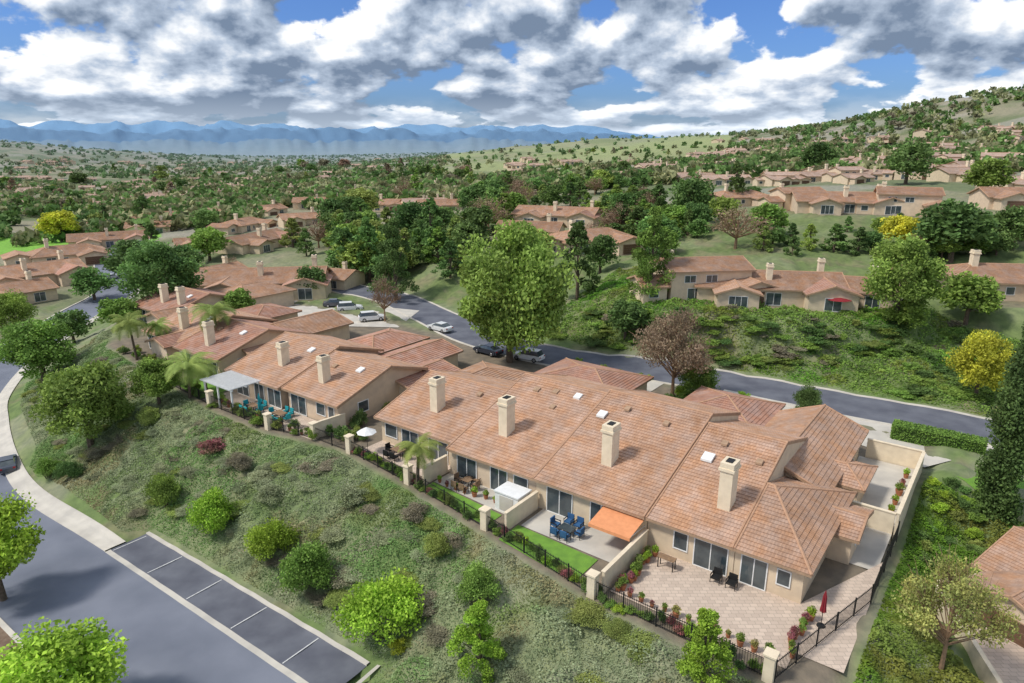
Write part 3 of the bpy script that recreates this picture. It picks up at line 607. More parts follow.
T_=[('full',510,362,146,118,'fresh','big broad green tree rising behind the row at the centre'),
('mpine0',577,300,75,52,'dark','dark tall tree just right of the big central tree'),('mround1',600,272,38,40,'dark','low dark tree behind the dark tall one'),
('pine0',650,300,88,54,'green','light green pine in front of the terrace houses'),('sparse',672,402,95,80,'twig','sparse reddish tree beside the upper road near the garages'),
('round1',697,402,42,42,'green','round green tree under the sparse reddish one'),('mbare',735,250,42,70,'twig','bare grey tree left of the upper terrace slope'),
('round0',895,325,88,82,'fresh','big fresh green tree on the slope right of the terrace houses'),('mround2',965,325,52,64,'green','broad green tree between the terrace and the right edge'),
('round2',975,400,68,58,'yellow','bright yellow tree beside the upper road'),('cyp',994,514,215,44,'dark','tall dark cypress at the right picture edge'),
('sparse',940,674,128,98,'rust','olive and rust sparse tree by the lower right house'),('mround0',690,225,48,50,'dark','dark round tree left of the upper terrace'),
('mround1',905,185,42,50,'dark','dark tree behind the upper terrace houses'),('mround2',950,262,60,82,'dark','dark spreading tree below the upper terrace'),('mround0',898,250,36,42,'yellow','yellow-green tree below the upper terrace'),
('round0',165,314,72,84,'pine','dense dark tree left of the row at the bend'),('round2',45,385,66,78,'green','dense green tree beside the lower street'),('round1',92,448,90,88,'fresh','pale green tree on the open slope at left'),
('round0',160,406,50,52,'green','green tree at the crest end near the palms'),('mround1',130,285,45,52,'dark','dark tree beside the left street'),('round1',16,335,42,44,'green','green tree at the left picture edge above the street'),
('pine0',396,300,78,56,'dark','dark pine beside the parking court'),('mpine2',432,262,60,46,'pine','pine on the slope behind the court'),('mbare',385,322,46,36,'twig','bare grey tree by the parked cars'),
('mround2',312,298,32,36,'dark','round dark tree beside the court house'),('mpine0',348,280,50,44,'dark','dark pine behind the parked cars'),('mpine1',370,282,62,48,'pine','pine left of the dark pine by the court'),
('pine1',480,672,78,76,'bright','bright low pine at the foot of the slope'),('pine1',700,694,96,76,'bright','bright green tree at the patio corner bottom'),
('round2',62,735,108,150,'bright','big bright tree at the bottom left corner'),('round0',4,600,110,90,'bright','bright tree at the left picture edge by the street'),
('bshrub0',806,414,38,36,'dark','dark conical shrub tree beside the driveway'),('mpine1',636,248,40,40,'dark','dark pine behind the terrace pine'),
('mround0',625,338,40,45,'dark','dark tree on the bank above the road'),('mround1',470,262,40,44,'dark','dark tree behind the big central tree, left'),
('mround2',240,318,30,34,'green','tree between the roofs at the bend'),('mround0',415,245,45,50,'dark','dark tree above the far slope'),('mround1',1012,250,44,50,'dark','dark tree at the right edge above the terrace'),
('mpine2',735,205,40,28,'dark','dark pine left of the upper terrace house'),('mround1',818,175,32,40,'dark','dark tree on the hill above the upper terrace'),('mround2',985,200,40,50,'green','leafy tree right of the upper terrace'),
('mround0',62,242,32,40,'yellow','rust-yellow tree beyond the left street houses'),('mround1',905,330,34,44,'green','smaller green tree in front of the big fresh green one'),
('mround0',120,330,34,44,'green','green tree on the bank inside the street curve'),('mround2',75,345,36,44,'dark','dark tree inside the street curve'),('mround1',95,300,34,44,'pine','green tree hiding part of the left street'),('mround2',210,262,34,44,'green','green tree left of the valley row')]
for q in T_: tpx(q[0],q[1],q[2],q[3],q[4],q[5],q[6])
SH=[(165,505,42,42,'green','green bush by the pink-flowering shrub'),(215,530,48,56,'bright','bright round bush above the parking bays, leftmost of the big ones'),(272,558,50,58,'bright','round green bush, second of the big ones from the left'),(312,588,56,66,'green','wide green bush left of the largest bright one'),(386,637,84,96,'bright','largest bright green bush at the foot of the slope'),(478,605,50,52,'fresh','leafy bush just above the bright low pine'),
(437,556,32,36,'olive','olive bush in the middle of the slope'),(350,505,24,40,'ivy','pale mound bush below the open pale umbrella'),(415,520,22,36,'grey','greyish bush close below the small palm'),(270,505,24,36,'ivy','pale olive bush above the second big round bush'),(240,470,24,30,'grey','greyish bush right of the pink-flowering shrub'),
(48,478,24,28,'green','small green bush near the sidewalk at left'),(70,480,26,30,'dark','small dark bush beside the one near the sidewalk'),(120,420,28,36,'green','green bush right of the pale green slope tree'),(150,425,24,30,'olive','olive bush below the crest-end tree')]
for i,(x,y,hh,ww,mk,lb) in enumerate(SH): tpx('bshrub%d'%(i%2),x,y,hh,ww,mk,lb,cat='bush',name='bush')
tpx('shrub0',212,452,18,32,'pink','pink-flowering shrub on the upper slope',cat='bush',name='flowering_shrub')
tpx('shrub0',398,652,20,22,'yellow','yellow-flowering shrub at the foot of the largest bright bush',cat='bush',name='flowering_shrub')
def blocked(x,y):
    for hx,hy,hw,g in houses:
        if abs(x-hx)<hw*.85+3 and hy-2<y<hy+min(20,hw*.9): return True
    return False
bands=[(120,330,212,262,70,20,34,'m','tree in the woods behind the left houses'),(290,520,192,250,125,20,38,'m','tree in the woods left of centre'),(340,470,240,285,28,28,44,'m','tree near the slope beyond the court'),
(430,640,176,215,80,14,28,'m','tree in the woods behind the knoll'),(610,780,176,240,85,18,34,'m','tree in the dark woods left of the upper terrace'),(760,1024,168,190,50,14,26,'m','tree behind the upper terrace'),
(760,1024,218,262,50,14,30,'m','tree on the bank below the upper terrace'),(60,150,205,238,30,16,26,'m','tree beyond the left street houses'),(0,300,172,212,95,9,17,'f','tree in the left valley'),(500,700,215,268,28,22,36,'m','tree around the knoll houses'),
(690,1024,126,178,100,6,14,'f','tree on the far right hillside'),(460,720,150,180,45,5,11,'f','tree on the green hill'),(300,470,168,200,75,9,16,'f','tree in the middle valley'),(860,1024,98,135,45,4,9,'f','scrub tree near the right hilltop'),
(60,260,250,320,24,22,34,'m','tree between the roofs on the left')]
for x0,x1,y0,y1,cnt,h0,h1_,q,lab in bands:
    for k in range(cnt):
        x=rr.uniform(x0,x1);y=rr.uniform(y0,y1)
        if blocked(x,y): continue
        g=G(x,y)
        if g is None or g[1]>2500 or parkf(g[0],g[1])<1.1: continue
        ga=.8*g[0]-.6*g[1];gb=.6*g[0]+.8*g[1]
        if -124<ga<-4 and crest(ga)-2<gb<79: continue
        if pdist(np.array([g[0]]),np.array([g[1]]),STREET[::3])[0]<7.5: continue
        t=(y-y0)/(y1-y0);hp_=(h0+(h1_-h0)*t)*rr.uniform(.7,1.2)
        if q=='m': key=rr.choice(['mround0','mround1','mround2','mpine0','mpine1','mpine2','mpine0','mbare'])
        else: key=rr.choice(['fround%d','fpine%d'])%rr.randrange(3)
        mk=rr.choice(['dark','dark','dark','pine','green','olive','pine','fresh']) if q=='m' else rr.choice(['dark','dark','pine','olive','grey','green','twig'])
        if key=='mbare': mk='twig'
        dep=g[1]*CT-(g[2]-30)*ST
        tree(key,(g[0],g[1],g[2]-.3),hp_*dep/F,hp_*dep/F*rr.uniform(.85,1.3)*(.85 if 'pine' in key else 1.1),mk,lab,lab.replace('tree','trees',1))
# far woodland stuff
N=15000
A_=rng.uniform(-40,40,N);Rr=np.exp(rng.uniform(np.log(330),np.log(3600),N));A2=np.radians(A_);xx=np.sin(A2)*Rr;yy=np.cos(A2)*Rr
keep=~((A_>-5)&(A_<17)&(Rr>560)&(rng.random(N)<.85));keep&=(fbm(xx*.012,yy*.012,61,3)>.38);xx=xx[keep];yy=yy[keep];Rr=Rr[keep]
zz=base_h(xx,yy);hh=rng.uniform(3.5,8,len(xx));nq=26
off=rng.normal(size=(len(xx),nq,3));off/=np.linalg.norm(off,axis=2)[...,None];off*=rng.uniform(.5,1,(len(xx),nq,1))
c=np.stack([xx,yy,zz+hh*.5],1)[:,None,:]+off*(hh*np.array(1.0))[:,None,None]*np.array([.55,.55,.42]);tn=rng.uniform(.7,1.5,(len(xx),1))*rng.uniform(.8,1.25,(len(xx),nq))
V,f,t=quads(c.reshape(-1,3),np.repeat(hh*.24,nq),tn.ravel(),.8)
fcol=t*np.where((rng.random(len(xx))<.45)[:,None],np.array([[2.0,1.2,2.1]]),np.array([[1,1,1]])).repeat(nq,0).repeat(4,0)
hz=np.repeat(sst(Rr,450,2400),nq*4)[:,None];fcol=fcol*(1-hz*.8)+hz*.8*np.array([[1.75,1.45,4.4]])  # haze blended into the leaf colour as trees get farther off
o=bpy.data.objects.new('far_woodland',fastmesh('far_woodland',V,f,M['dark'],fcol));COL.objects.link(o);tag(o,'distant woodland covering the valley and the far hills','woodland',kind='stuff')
def cover(N,a0,a1,b0,b1,test,size,mk,name,label):
    aa=rng.uniform(a0,a1,N);bb=rng.uniform(b0,b1,N);k=test(aa,bb);aa=aa[k];bb=bb[k];x=.8*aa+.6*bb;y=-.6*aa+.8*bb
    fm_=freemask(x,y,pdist(x,y,STREET[::3]),pdist(x,y,ROAD[::3]))
    hgt=rng.uniform(-.03,1,len(x));cl=fbm(x*.9,y*.9,211,3)
    z=base_h(x,y)+lumps(x,y)*fm_+hgt*(.06+.45*sst(cl,.42,.7))*fm_
    pt=sst(fbm(x*.12,y*.12,131,3),.46,.6);pb=sst(fbm(x*.17,y*.17,171,4),.54,.66)*.85;tone=(.62+.42*fbm(x*.4,y*.4,91,3)+.28*np.clip(hgt,0,1)*sst(cl,.4,.6))*rng.uniform(.87,1.13,len(x));V,f,t=quads(np.stack([x,y,z],1),rng.uniform(.6,1.3,len(x))*size,tone,.75,.5)
    p4=np.repeat(pt,4)[:,None];t=t*(1-p4)+t*p4*np.array([[.66,.92,.52]]);p5=np.repeat(pb,4)[:,None];t=t*(1-p5)+t*p5*np.array([[1.02,.76,.72]])
    o=bpy.data.objects.new(name,fastmesh(name,V,f,M[mk],t));COL.objects.link(o);tag(o,label,'ground cover',kind='stuff')
se=lambda a:np.interp(a,[-150,-145,-125,-114,-95,-92,-66,-64,-31,-30,10],[52,48,36,31.5,27,25,24.3,26.4,26.4,22.6,22.6])
cover(560000,-125,0,22,52,lambda a,b:(b<crest(a)-.3)&(b>se(a)),.085,'ivy','slope_ground_cover','grey-green ivy covering the slope below the crest fence')
cover(130000,-3.6,9,28,68,lambda a,b:(b>26)&(np.hypot(.8*a+.6*b-yq[0]-2,-.6*a+.8*b-yq[1]-1)>6),.10,'fresh','side_ground_cover','green ivy on the bank right of the end house')
cover(220000,-60,60,86,114,lambda a,b:pdist(.8*a+.6*b,-.6*a+.8*b,ROAD[::3])>5,.14,'green','bank_ground_cover','low green cover on the bank above the upper road')
def palm(px,py,h,r,label):
    g=G(px,py);e=thing('palm_tree',label,'palm tree',(g[0],g[1],g[2]),random.uniform(0,6));mb=MB()
    for k in range(6): mb.cyl((.05*k,0,-.2+k*h/6),(.05*(k+1),0,(k+1)*h/6),.19-.012*k,.18-.012*k,7,False)
    mb.build('trunk',M['bark'],e);f=MB()
    for k in range(30):
        an=k*2.4;el=random.uniform(-.3,1.15);p=Vector((.3,0,h));L=r*random.uniform(.85,1.1);d=Vector((math.cos(an),math.sin(an),0));pts=[]
        for j in range(9):
            pts.append(p.copy());sl=el-j*.22;p=p+(d*math.cos(sl)+Vector((0,0,math.sin(sl))))*L/8
        sd=Vector((-d.y,d.x,0))
        for j in range(8):
            for s in (-1,1):
                for q in (0,.33,.66):
                    b0=pts[j].lerp(pts[j+1],q);b1=pts[j].lerp(pts[j+1],q+.28);w=r*.27*math.sin((j+q+1.2)/9.5*math.pi)
                    tp=b0+sd*s*w+Vector((0,0,-w*.45))+d*w*.5;f.face([b0,b1,tp])
    o=f.build('fronds',M['palm'],e);ca=o.data.color_attributes.new('tone','FLOAT_COLOR','POINT');ca.data.foreach_set('color',np.ones(len(o.data.vertices)*4,np.float32))
for q in [(220,356,6.8,3.9,'tall palm with drooping fronds over the bend houses'),(190,398,4.2,3.6,'low wide palm at the crest below the tall palm'),(137,360,5.6,3.2,'palm at the far left end of the crest row'),(417,488,4.0,2.3,'small palm inside the crest fence beside the left end house'),(207,392,3.2,2.6,'small palm right of the low wide palm'),(160,354,4.4,2.6,'thin palm between the two left palms')]: palm(*q)
# ---------------------------------------------------------------- fences, pillars, walls
pil=[(-7.6,34.9),(-19.6,35.3),(-30.8,37.5),(-41.2,39.2),(-50.5,40.3),(-56,40.2),(-62,38.8),(-73.5,38.8)]
PLn=['at the outer right corner of the tan paved patio','between the paved patio and the awning patio','in front of the white spa enclosure','beside the small palm','below the open pale umbrella','at the right end of the teal furniture patio','before the teal furniture','at the left end of the long patio by the pergola']
for i,(a_,b_) in enumerate(pil):
    x,y=W(a_,b_);e=thing('pillar','cream stucco fence pillar '+PLn[i],'pillar',(x,y,0),RZ);m=MB();m.box(-.3,.3,-.3,.3,-.6,1.75);m.build('shaft',M['chim'],e);m=MB();m.box(-.38,.38,-.38,.38,1.75,1.87);m.build('cap',M['chim'],e)
def fence(p,q,label):
    L=math.hypot(q[0]-p[0],q[1]-p[1]);an=math.atan2(q[1]-p[1],q[0]-p[0]);e=thing('iron_fence',label,'fence',(p[0],p[1],0),an)
    for z in (1.25,.15): m=MB();m.box(0,L,-.02,.02,z,z+.04);m.build('rail',M['darkm'],e)
    m=MB();k=.15
    while k<L: m.box(k-.011,k+.011,-.011,.011,.05,1.4);k+=.16
    m.build('pickets',M['darkm'],e);k=0
    while k<=L+.01: m=MB();m.box(k-.04,k+.04,-.04,.04,-.4,1.45);m.build('post',M['darkm'],e);k+=L/max(1,round(L/2.4))
FLn=['below the tan paved patio','outside the awning patio lawn','outside the lawn strip left of the spa','below the dark dining group','across the gap between the two attached buildings','beside the teal furniture patio wall','in front of the teal furniture']
for i in range(len(pil)-1): fence(W(*pil[i+1]),W(*pil[i]),'black iron crest fence '+FLn[i])
fence(W(-84,39.6),W(-73.8,38.8),'black iron fence around the small lawn left of the pergola');fence(W(-7.3,35),W(-4.2,46),'black iron fence on the right side of the paved patio');fence(W(-4.2,46),W(-4.1,56),'black iron fence beside the right ivy bank')
def lowwall(p,q,h,label,t=.2,m='chim',z=0):
    L=math.hypot(q[0]-p[0],q[1]-p[1]);an=math.atan2(q[1]-p[1],q[0]-p[0]);e=thing('garden_wall',label,'wall',(p[0],p[1],z),an);mb=MB();mb.box(0,L,-t/2,t/2,-.9,h);mb.build('wall_face',M[m],e);mb=MB();mb.box(-.04,L+.04,-t/2-.05,t/2+.05,h,h+.08);mb.build('coping',M['chim'],e)
lowwall(W(-19.2,36),W(-19.2,42.6),1.7,'cream wall between the paved patio and the awning patio');lowwall(W(-29.3,38.2),W(-29.3,42.6),1.6,'cream wall left of the awning patio');lowwall(W(-39.9,39.8),W(-39.9,43),1.7,'cream wall between the third and fourth patios')
lowwall(W(-4.3,56.2),W(-4.2,70),1.9,'long cream courtyard wall beside the hedge at the end house');lowwall(W(-9,56.4),W(-4.5,56.3),1.8,'short cream wall closing the front of the side courtyard');lowwall(W(-9,70.2),W(-4.2,70.2),1.9,'short cream wall closing the back of the side courtyard');lowwall(W(-56,40.6),W(-55.6,44),1.7,'cream wall right of the teal furniture patio')
lowwall((yq[0]-2.7,yq[1]-4),(yq[0]-.7,yq[1]+6.1),1.4,'white side wall of the lower right yard',z=-2.6);lowwall((yq[0]-.6,yq[1]+6.2),(yq[0]+5,yq[1]+7.6),1.5,'white garden wall behind the lower right yard',z=-2.5)
# pergola
e=thing('pergola','white slatted pergola beside the teal furniture patio','pergola',W(-72.2,41)+(0,),RZ)
for x in (-2.8,0,2.8): m=MB();m.box(x-.08,x+.08,-1.88,-1.72,0,2.6);m.build('post',M['white'],e)
for y in (-1.8,0,1.6): m=MB();m.box(-3.1,3.1,y-.06,y+.06,2.6,2.8);m.build('beam',M['white'],e)
m=MB()
for k in range(22): x=-3+k*.285;m.box(x-.055,x+.055,-2.2,1.9,2.803,2.93)
m.build('slats',M['white'],e)
# awning
e=thing('awning','orange canvas awning sloping out from the eave over the concrete patio','awning',W(-21.0,42.9)+(0,),RZ);m=MB()
m.face([(-1.9,0,2.6),(1.6,0,2.6),(1.6,-2.7,2.1),(-1.9,-2.7,2.1)]);m.face([(-1.9,-2.7,2.1),(1.6,-2.7,2.1),(1.6,-2.72,1.85),(-1.9,-2.72,1.85)]);m.build('canopy',M['orange'],e)
for x in (-1.8,1.5): m=MB();m.cyl((x,-2.65,2.05),(x,0,1.8),.03,.03,6);m.build('arm',M['white'],e)
e=thing('spa_enclosure','white boxy spa enclosure with pale lid beside the lawn strip','spa',W(-30.9,41.3)+(0,),RZ);m=MB();m.box(-1.2,1.2,-.9,.9,0,1.7);m.build('cabinet',M['white'],e);m=MB();m.box(-1.28,1.28,-.98,.98,1.7,1.82);m.build('lid',M['white'],e);m=MB();m.box(-.7,.7,-.94,-.905,.2,1.5);m.build('door',M['conc'],e)
def umb(pos,m_,label,closed=True,r=1.4):
    e=thing('patio_umbrella',label,'umbrella',pos if len(pos)==3 else pos+(0.05,),0);m=MB();m.cyl((0,0,0),(0,0,2.5),.025,.025,8);m.build('pole',M['darkm'],e);m=MB();m.cyl((0,0,0),(0,0,.09),.28,.25,12);m.build('base',M['darkm'],e);m=MB()
    n_=8
    if closed:
        for k in range(n_):
            a0=k*2*math.pi/n_;a1=a0+2*math.pi/n_;am=(a0+a1)/2
            for (z0,r0),(z1,r1) in (((2.65,.02),(2.2,.13)),((2.2,.13),(1.5,.17)),((1.5,.17),(1.1,.22))):
                m.face([(r0*math.cos(a0),r0*math.sin(a0),z0),(r0*.6*math.cos(am),r0*.6*math.sin(am),z0),(r1*.6*math.cos(am),r1*.6*math.sin(am),z1),(r1*math.cos(a0),r1*math.sin(a0),z1)]);m.face([(r0*.6*math.cos(am),r0*.6*math.sin(am),z0),(r0*math.cos(a1),r0*math.sin(a1),z0),(r1*math.cos(a1),r1*math.sin(a1),z1),(r1*.6*math.cos(am),r1*.6*math.sin(am),z1)])
    else:
        for k in range(n_): a0=k*2*math.pi/n_;a1=a0+2*math.pi/n_;m.face([(0,0,2.75),(r*math.cos(a0),r*math.sin(a0),2.2),(r*math.cos(a1),r*math.sin(a1),2.2)])
    m.build('canopy',M[m_],e)
umb(W(-6.3,41.5),'red','closed dark red umbrella at the corner of the end house');umb(W(-66.2,40.6),'teal','closed teal umbrella on the long patio')
umb(G(836,314),'red','open red umbrella on the terrace',False,1.9);umb(W(-49,41.3),'white','open pale umbrella left of the small palm',False,1.0)
def chair(pos,rz,m_,label,group):
    e=thing('patio_chair',label,'chair',pos+(.05,),rz,group);m=MB();m.box(-.3,.3,-.3,.3,.34,.48);m.build('seat',M[m_],e);m=MB();m.box(-.3,.3,.24,.34,.483,.95);m.build('backrest',M[m_],e)
    for sx in (-1,1):
        m=MB();m.box(sx*.3-.03+(.03*sx),sx*.3+.03+(.03*sx),-.3,.3,.6,.65);m.build('armrest',M['darkm'],e)
        for sy in (-1,1): m=MB();m.box(sx*.33-.02,sx*.33+.02,sy*.27-.02,sy*.27+.02,0,.6);m.build('leg',M['darkm'],e)
def table(pos,rz,w,d,h,mt,label):
    e=thing('patio_table',label,'table',pos+(.05,),rz);m=MB();m.box(-w/2,w/2,-d/2,d/2,h-.05,h);m.build('tabletop',M[mt],e)
    for sx in (-1,1):
        for sy in (-1,1): m=MB();m.box(sx*(w/2-.08)-.03,sx*(w/2-.08)+.03,sy*(d/2-.08)-.03,sy*(d/2-.08)+.03,0,h-.05);m.build('leg',M['darkm'],e)
def setof(a_,b_,mt,mc,nm,w=1.6,d=1.0,h=.72):
    table(W(a_,b_),RZ,w,d,h,mt,'table of the '+nm)
    for k,(dx,dy,rz) in enumerate([(-.45,-1,math.pi),(.45,-1,math.pi),(-.45,1,0),(.45,1,0),(-w/2-.5,0,math.pi/2),(w/2+.5,0,-math.pi/2)]): chair(W(a_+dx,b_+dy),RZ+rz,mc,'cushioned chair of the '+nm,'chairs of the '+nm)
setof(-25.2,40.9,'glass','navy','blue seating group on the concrete patio',1.2,.9,.5);setof(-63.5,41.3,'wood','teal','teal seating group on the long patio');setof(-68,40.9,'wood','teal','dining group beside the pergola',1.4,.9)
setof(-46,42.6,'wood','darkm','dark dining group behind the palm',1.4,.9);setof(-36.5,41.9,'wood','wood','small wooden set on the third patio',.9,.7)
table(W(-16.9,41.3),RZ,1.3,.6,.9,'wood','barbecue side table by the wall of the paved patio')
chair(W(-13.4,41.9),RZ,'darkm','dark chair by the sliding doors, left one','');chair(W(-12.3,41.9),RZ,'darkm','dark chair by the sliding doors, right one','')
def potted(a_,b_,s,mk,where):
    x,y=W(a_,b_);e=thing('potted_plant','potted plant '+where,'potted plant',(x,y,.05),random.uniform(0,6),'potted plants '+where);m=MB();m.cyl((0,0,0),(0,0,.4*s),.16*s,.24*s,10);m.build('pot',M['pot'],e)
    c_=bpy.data.objects.new('foliage',PR['mshrub%d'%random.randrange(2)][0]);COL.objects.link(c_);c_.parent=e;c_.location=(0,0,.3*s);c_.scale=(.3*s,.3*s,.38*s);c_.material_slots[0].link='OBJECT';c_.material_slots[0].material=M[mk]
for k in range(16): potted(-18.6+random.uniform(-.1,.5),36.8+k*.36,random.uniform(.7,1.2),random.choice(['green','bright','pink','olive','green']),'along the left wall of the paved patio')
for k in range(12): potted(-17.5+k*.85,36.5+random.uniform(0,.4),random.uniform(.6,1.1),random.choice(['green','bright','pink','rust','green']),'along the fence of the paved patio')
for k in range(8): potted(-7.2+random.uniform(-.2,.3),37.5+k*.6,random.uniform(.7,1.2),random.choice(['green','bright','pink']),'on the right side of the paved patio')
for k in range(9): potted(-39+k*1.05,40.8+random.uniform(0,.6),random.uniform(.6,1.1),random.choice(['green','bright','pink']),'on the third patio')
for k in range(10): potted(-75+k*1.9,39.7+random.uniform(0,.5),random.uniform(.7,1.2),random.choice(['green','olive','pink']),'on the long patio')
for k in range(6): potted(-5.1,57.5+k*2,random.uniform(.8,1.4),random.choice(['green','bright','pink']),'inside the side courtyard wall')
def bed(a_,b_,h,w,mk,where,key=None):
    x,y=W(a_,b_);z=H(x,y);tree(key or 'shrub%d'%random.randrange(2),(x,y,z-.05),h,w,mk,'small garden shrub '+where,'garden shrubs '+where,'shrub','garden_shrub')
for k in range(64):
    a_=-7.9-k*.68;b_=crest(a_)+.75+random.uniform(-.3,.6)
    bed(a_,b_-(.2 if a_>-19.6 else 0),random.uniform(.5,1.3),random.uniform(.7,1.3),random.choice(['green','dark','bright','olive','pink','green','dark']),'just inside the crest fence')
for k in range(38): a_=-56-k*1.3;bed(a_,crest(a_)+random.uniform(.3,2.2),random.uniform(.7,1.8),random.uniform(1,2),random.choice(['green','dark','olive','green']),'along the crest on the left')
for k in range(12): bed(-51.5-random.uniform(0,4),41+random.uniform(0,10),random.uniform(1,2.4),random.uniform(1.2,2.2),random.choice(['dark','green','olive']),'between the two attached buildings')
for k in range(12): bed(-77-random.uniform(0,3),44+random.uniform(0,14),random.uniform(1,2.4),random.uniform(1.2,2.2),random.choice(['dark','green','olive']),'left of the pergola house')
for k in range(60): bed(-3.1+random.uniform(0,4.5),45+random.uniform(0,24),random.uniform(.5,1.3),random.uniform(1.0,2.4),random.choice(['dark','green','olive','bright','pine']),'on the bank right of the end house')
for k in range(16): bed(random.uniform(3,10),random.uniform(42,62),random.uniform(.6,1.6),random.uniform(1,2.4),random.choice(['dark','green','olive','rust']),'around the lower right yard')
for k in range(20): bed(random.uniform(-48,-16),random.uniform(75,78.6),random.uniform(.8,1.8),random.uniform(1.2,2.2),random.choice(['dark','green','bright']),'beside the upper road')
for k in range(12): bed(random.uniform(-33,-27.5),random.uniform(64,77),random.uniform(1,2.8),random.uniform(1.4,2.6),random.choice(['dark','green']),'between the pink garages')
for k in range(210):
    x=rr.uniform(545,1020);y=rr.uniform(310,368) if x<900 else rr.uniform(325,400)
    g=G(x,y)
    if g and pdist(np.array([g[0]]),np.array([g[1]]),ROAD[::3])[0]>5.8 and .6*g[0]+.8*g[1]>84: tree('shrub%d'%rr.randrange(2),(g[0],g[1],g[2]-.15),rr.uniform(.5,1.5),rr.uniform(1.6,4.6),rr.choice(['dark','green','dark','olive','pine','green','grey','fresh']),'low shrub on the bank above the upper road','shrubs on the bank above the upper road','shrub','bank_shrub')
for k in range(330):
    a_=rr.uniform(-122,-8);b_=rr.uniform(25,42)
    if se(a_)+1.2<b_<crest(a_)-1.2: x,y=W(a_,b_);tree('bshrub%d'%rr.randrange(2),(x,y,H(x,y)-.2),rr.uniform(.5,1.05),rr.uniform(1.6,4.2),rr.choice(['ivy','ivy','ivy','ivy','olive','grey']),'low grey-green mound on the crest slope','low mounds on the crest slope','shrub','low_shrub')
def hedge(px,py,L,w,h,rz,label):
    g=G(px,py);N_=9000;p=rng.uniform(-1,1,(N_,3));ax=rng.integers(0,3,N_);p[np.arange(N_),ax]=np.sign(p[np.arange(N_),ax])*rng.uniform(.93,1.03,N_);p=p*np.array([L/2,w/2,h/2])+[0,0,h/2]
    V,f,t=quads(p,.09,rng.uniform(.7,1.3,N_),.7);e=thing('clipped_hedge',label,'hedge',g,rz);o=bpy.data.objects.new('foliage',fastmesh('foliage',V,f,M['green'],t));COL.objects.link(o);o.parent=e
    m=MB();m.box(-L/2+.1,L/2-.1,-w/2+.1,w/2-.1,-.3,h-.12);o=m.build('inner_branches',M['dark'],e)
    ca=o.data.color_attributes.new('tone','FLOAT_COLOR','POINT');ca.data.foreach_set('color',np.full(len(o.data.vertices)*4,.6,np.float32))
hedge(936,446,8,1.8,1.7,-.62,'long boxy clipped hedge on the lawn corner by the road')
# ---------------------------------------------------------------- cars
def car(pos,rz,colr,label,suv=False):
    e=thing('parked_car',label,'car',pos,rz);m_=mat('car_paint',colr,.25,colr,spec=.6)
    L=2.3;Wd=.9;top=1.62 if suv else 1.42
    prof=[(-L,.35),(-L,.75),(-L+.12,.92),(-1.55,.98) ,(1.0,.95),(L-.25,.80),(L,.62),(L,.35)]
    def loft(mb,prof,ws):
        n_=len(prof);A0=[(x,-w,z) for (x,z),w in zip(prof,ws)];B0=[(x,w,z) for (x,z),w in zip(prof,ws)]
        for k in range(n_): j=(k+1)%n_;mb.face([A0[k],A0[j],B0[j],B0[k]])
        mb.face(A0);mb.face(B0[::-1])
    mb=MB();loft(mb,prof,[.82,.86,.84,.84,.84,.80,.76,.80]);mb.box(-L+.3,L-.3,-Wd,Wd,.3,.78);mb.build('body',m_,e)
    x0,x1,x2,x3=(-2.1,-1.75,.35,1.15) if suv else (-1.75,-1.05,.25,1.15)
    mb=MB();loft(mb,[(x0,.95),(x1,top-.06),(x2,top-.06),(x3,.93)],[.8,.64,.64,.8]);mb.build('window_glass',M['glass'],e)
    mb=MB();mb.box(x1-.05,x2+.05,-.66,.66,top-.058,top);mb.build('roof',m_,e)
    for sy in (-1,1):
        for x in (-1.4,1.4):
            mb=MB();mb.cyl((x,sy*.72,.33),(x,sy*.93,.33),.33,.33,16);w=mb.build('wheel',M['tyre'],e);mb=MB();mb.cyl((x,sy*.93,.33),(x,sy*.945,.33),.2,.18,10);mb.build('rim',M['rim'],w)
        mb=MB();mb.box(L-.12,L+.01,sy*.62-.16,sy*.62+.16,.6,.74);mb.build('headlight',M['lampglass'],e);mb=MB();mb.box(-L-.01,-L+.05,sy*.66-.13,sy*.66+.13,.68,.86);mb.build('taillight',M['redglass'],e)
        mb=MB();mb.box(x3-.35,x3-.15,sy*.9-.1,sy*.9+.1,.93,1.05);mb.build('mirror',m_,e)
def carpx(px,py,rz,c,label,suv=False,dz=.06): g=G(px,py);car((g[0],g[1],g[2]+dz),R(rz),c,label,suv)
carpx(9,468,125,(.06,.07,.09),'dark grey car parked on the lower street at the left edge',dz=.08)
carpx(350,311,15,(.75,.75,.75),'white car at the back of the parking court',True,.12);carpx(372,321,20,(.78,.78,.78),'white suv nearest in the parking court',True,.12);carpx(440,331,140,(.7,.71,.71),'pale car on the near side of the upper road')
carpx(488,354,140,(.03,.035,.05),'dark car beside the upper road left of the white one');carpx(528,360,150,(.8,.8,.8),'white car parked on the upper road beneath the big tree',True);carpx(112,279,60,(.6,.6,.6),'pale car on the distant left street');carpx(336,307,10,(.1,.1,.12),'dark car at the far side of the parking court',dz=.12)
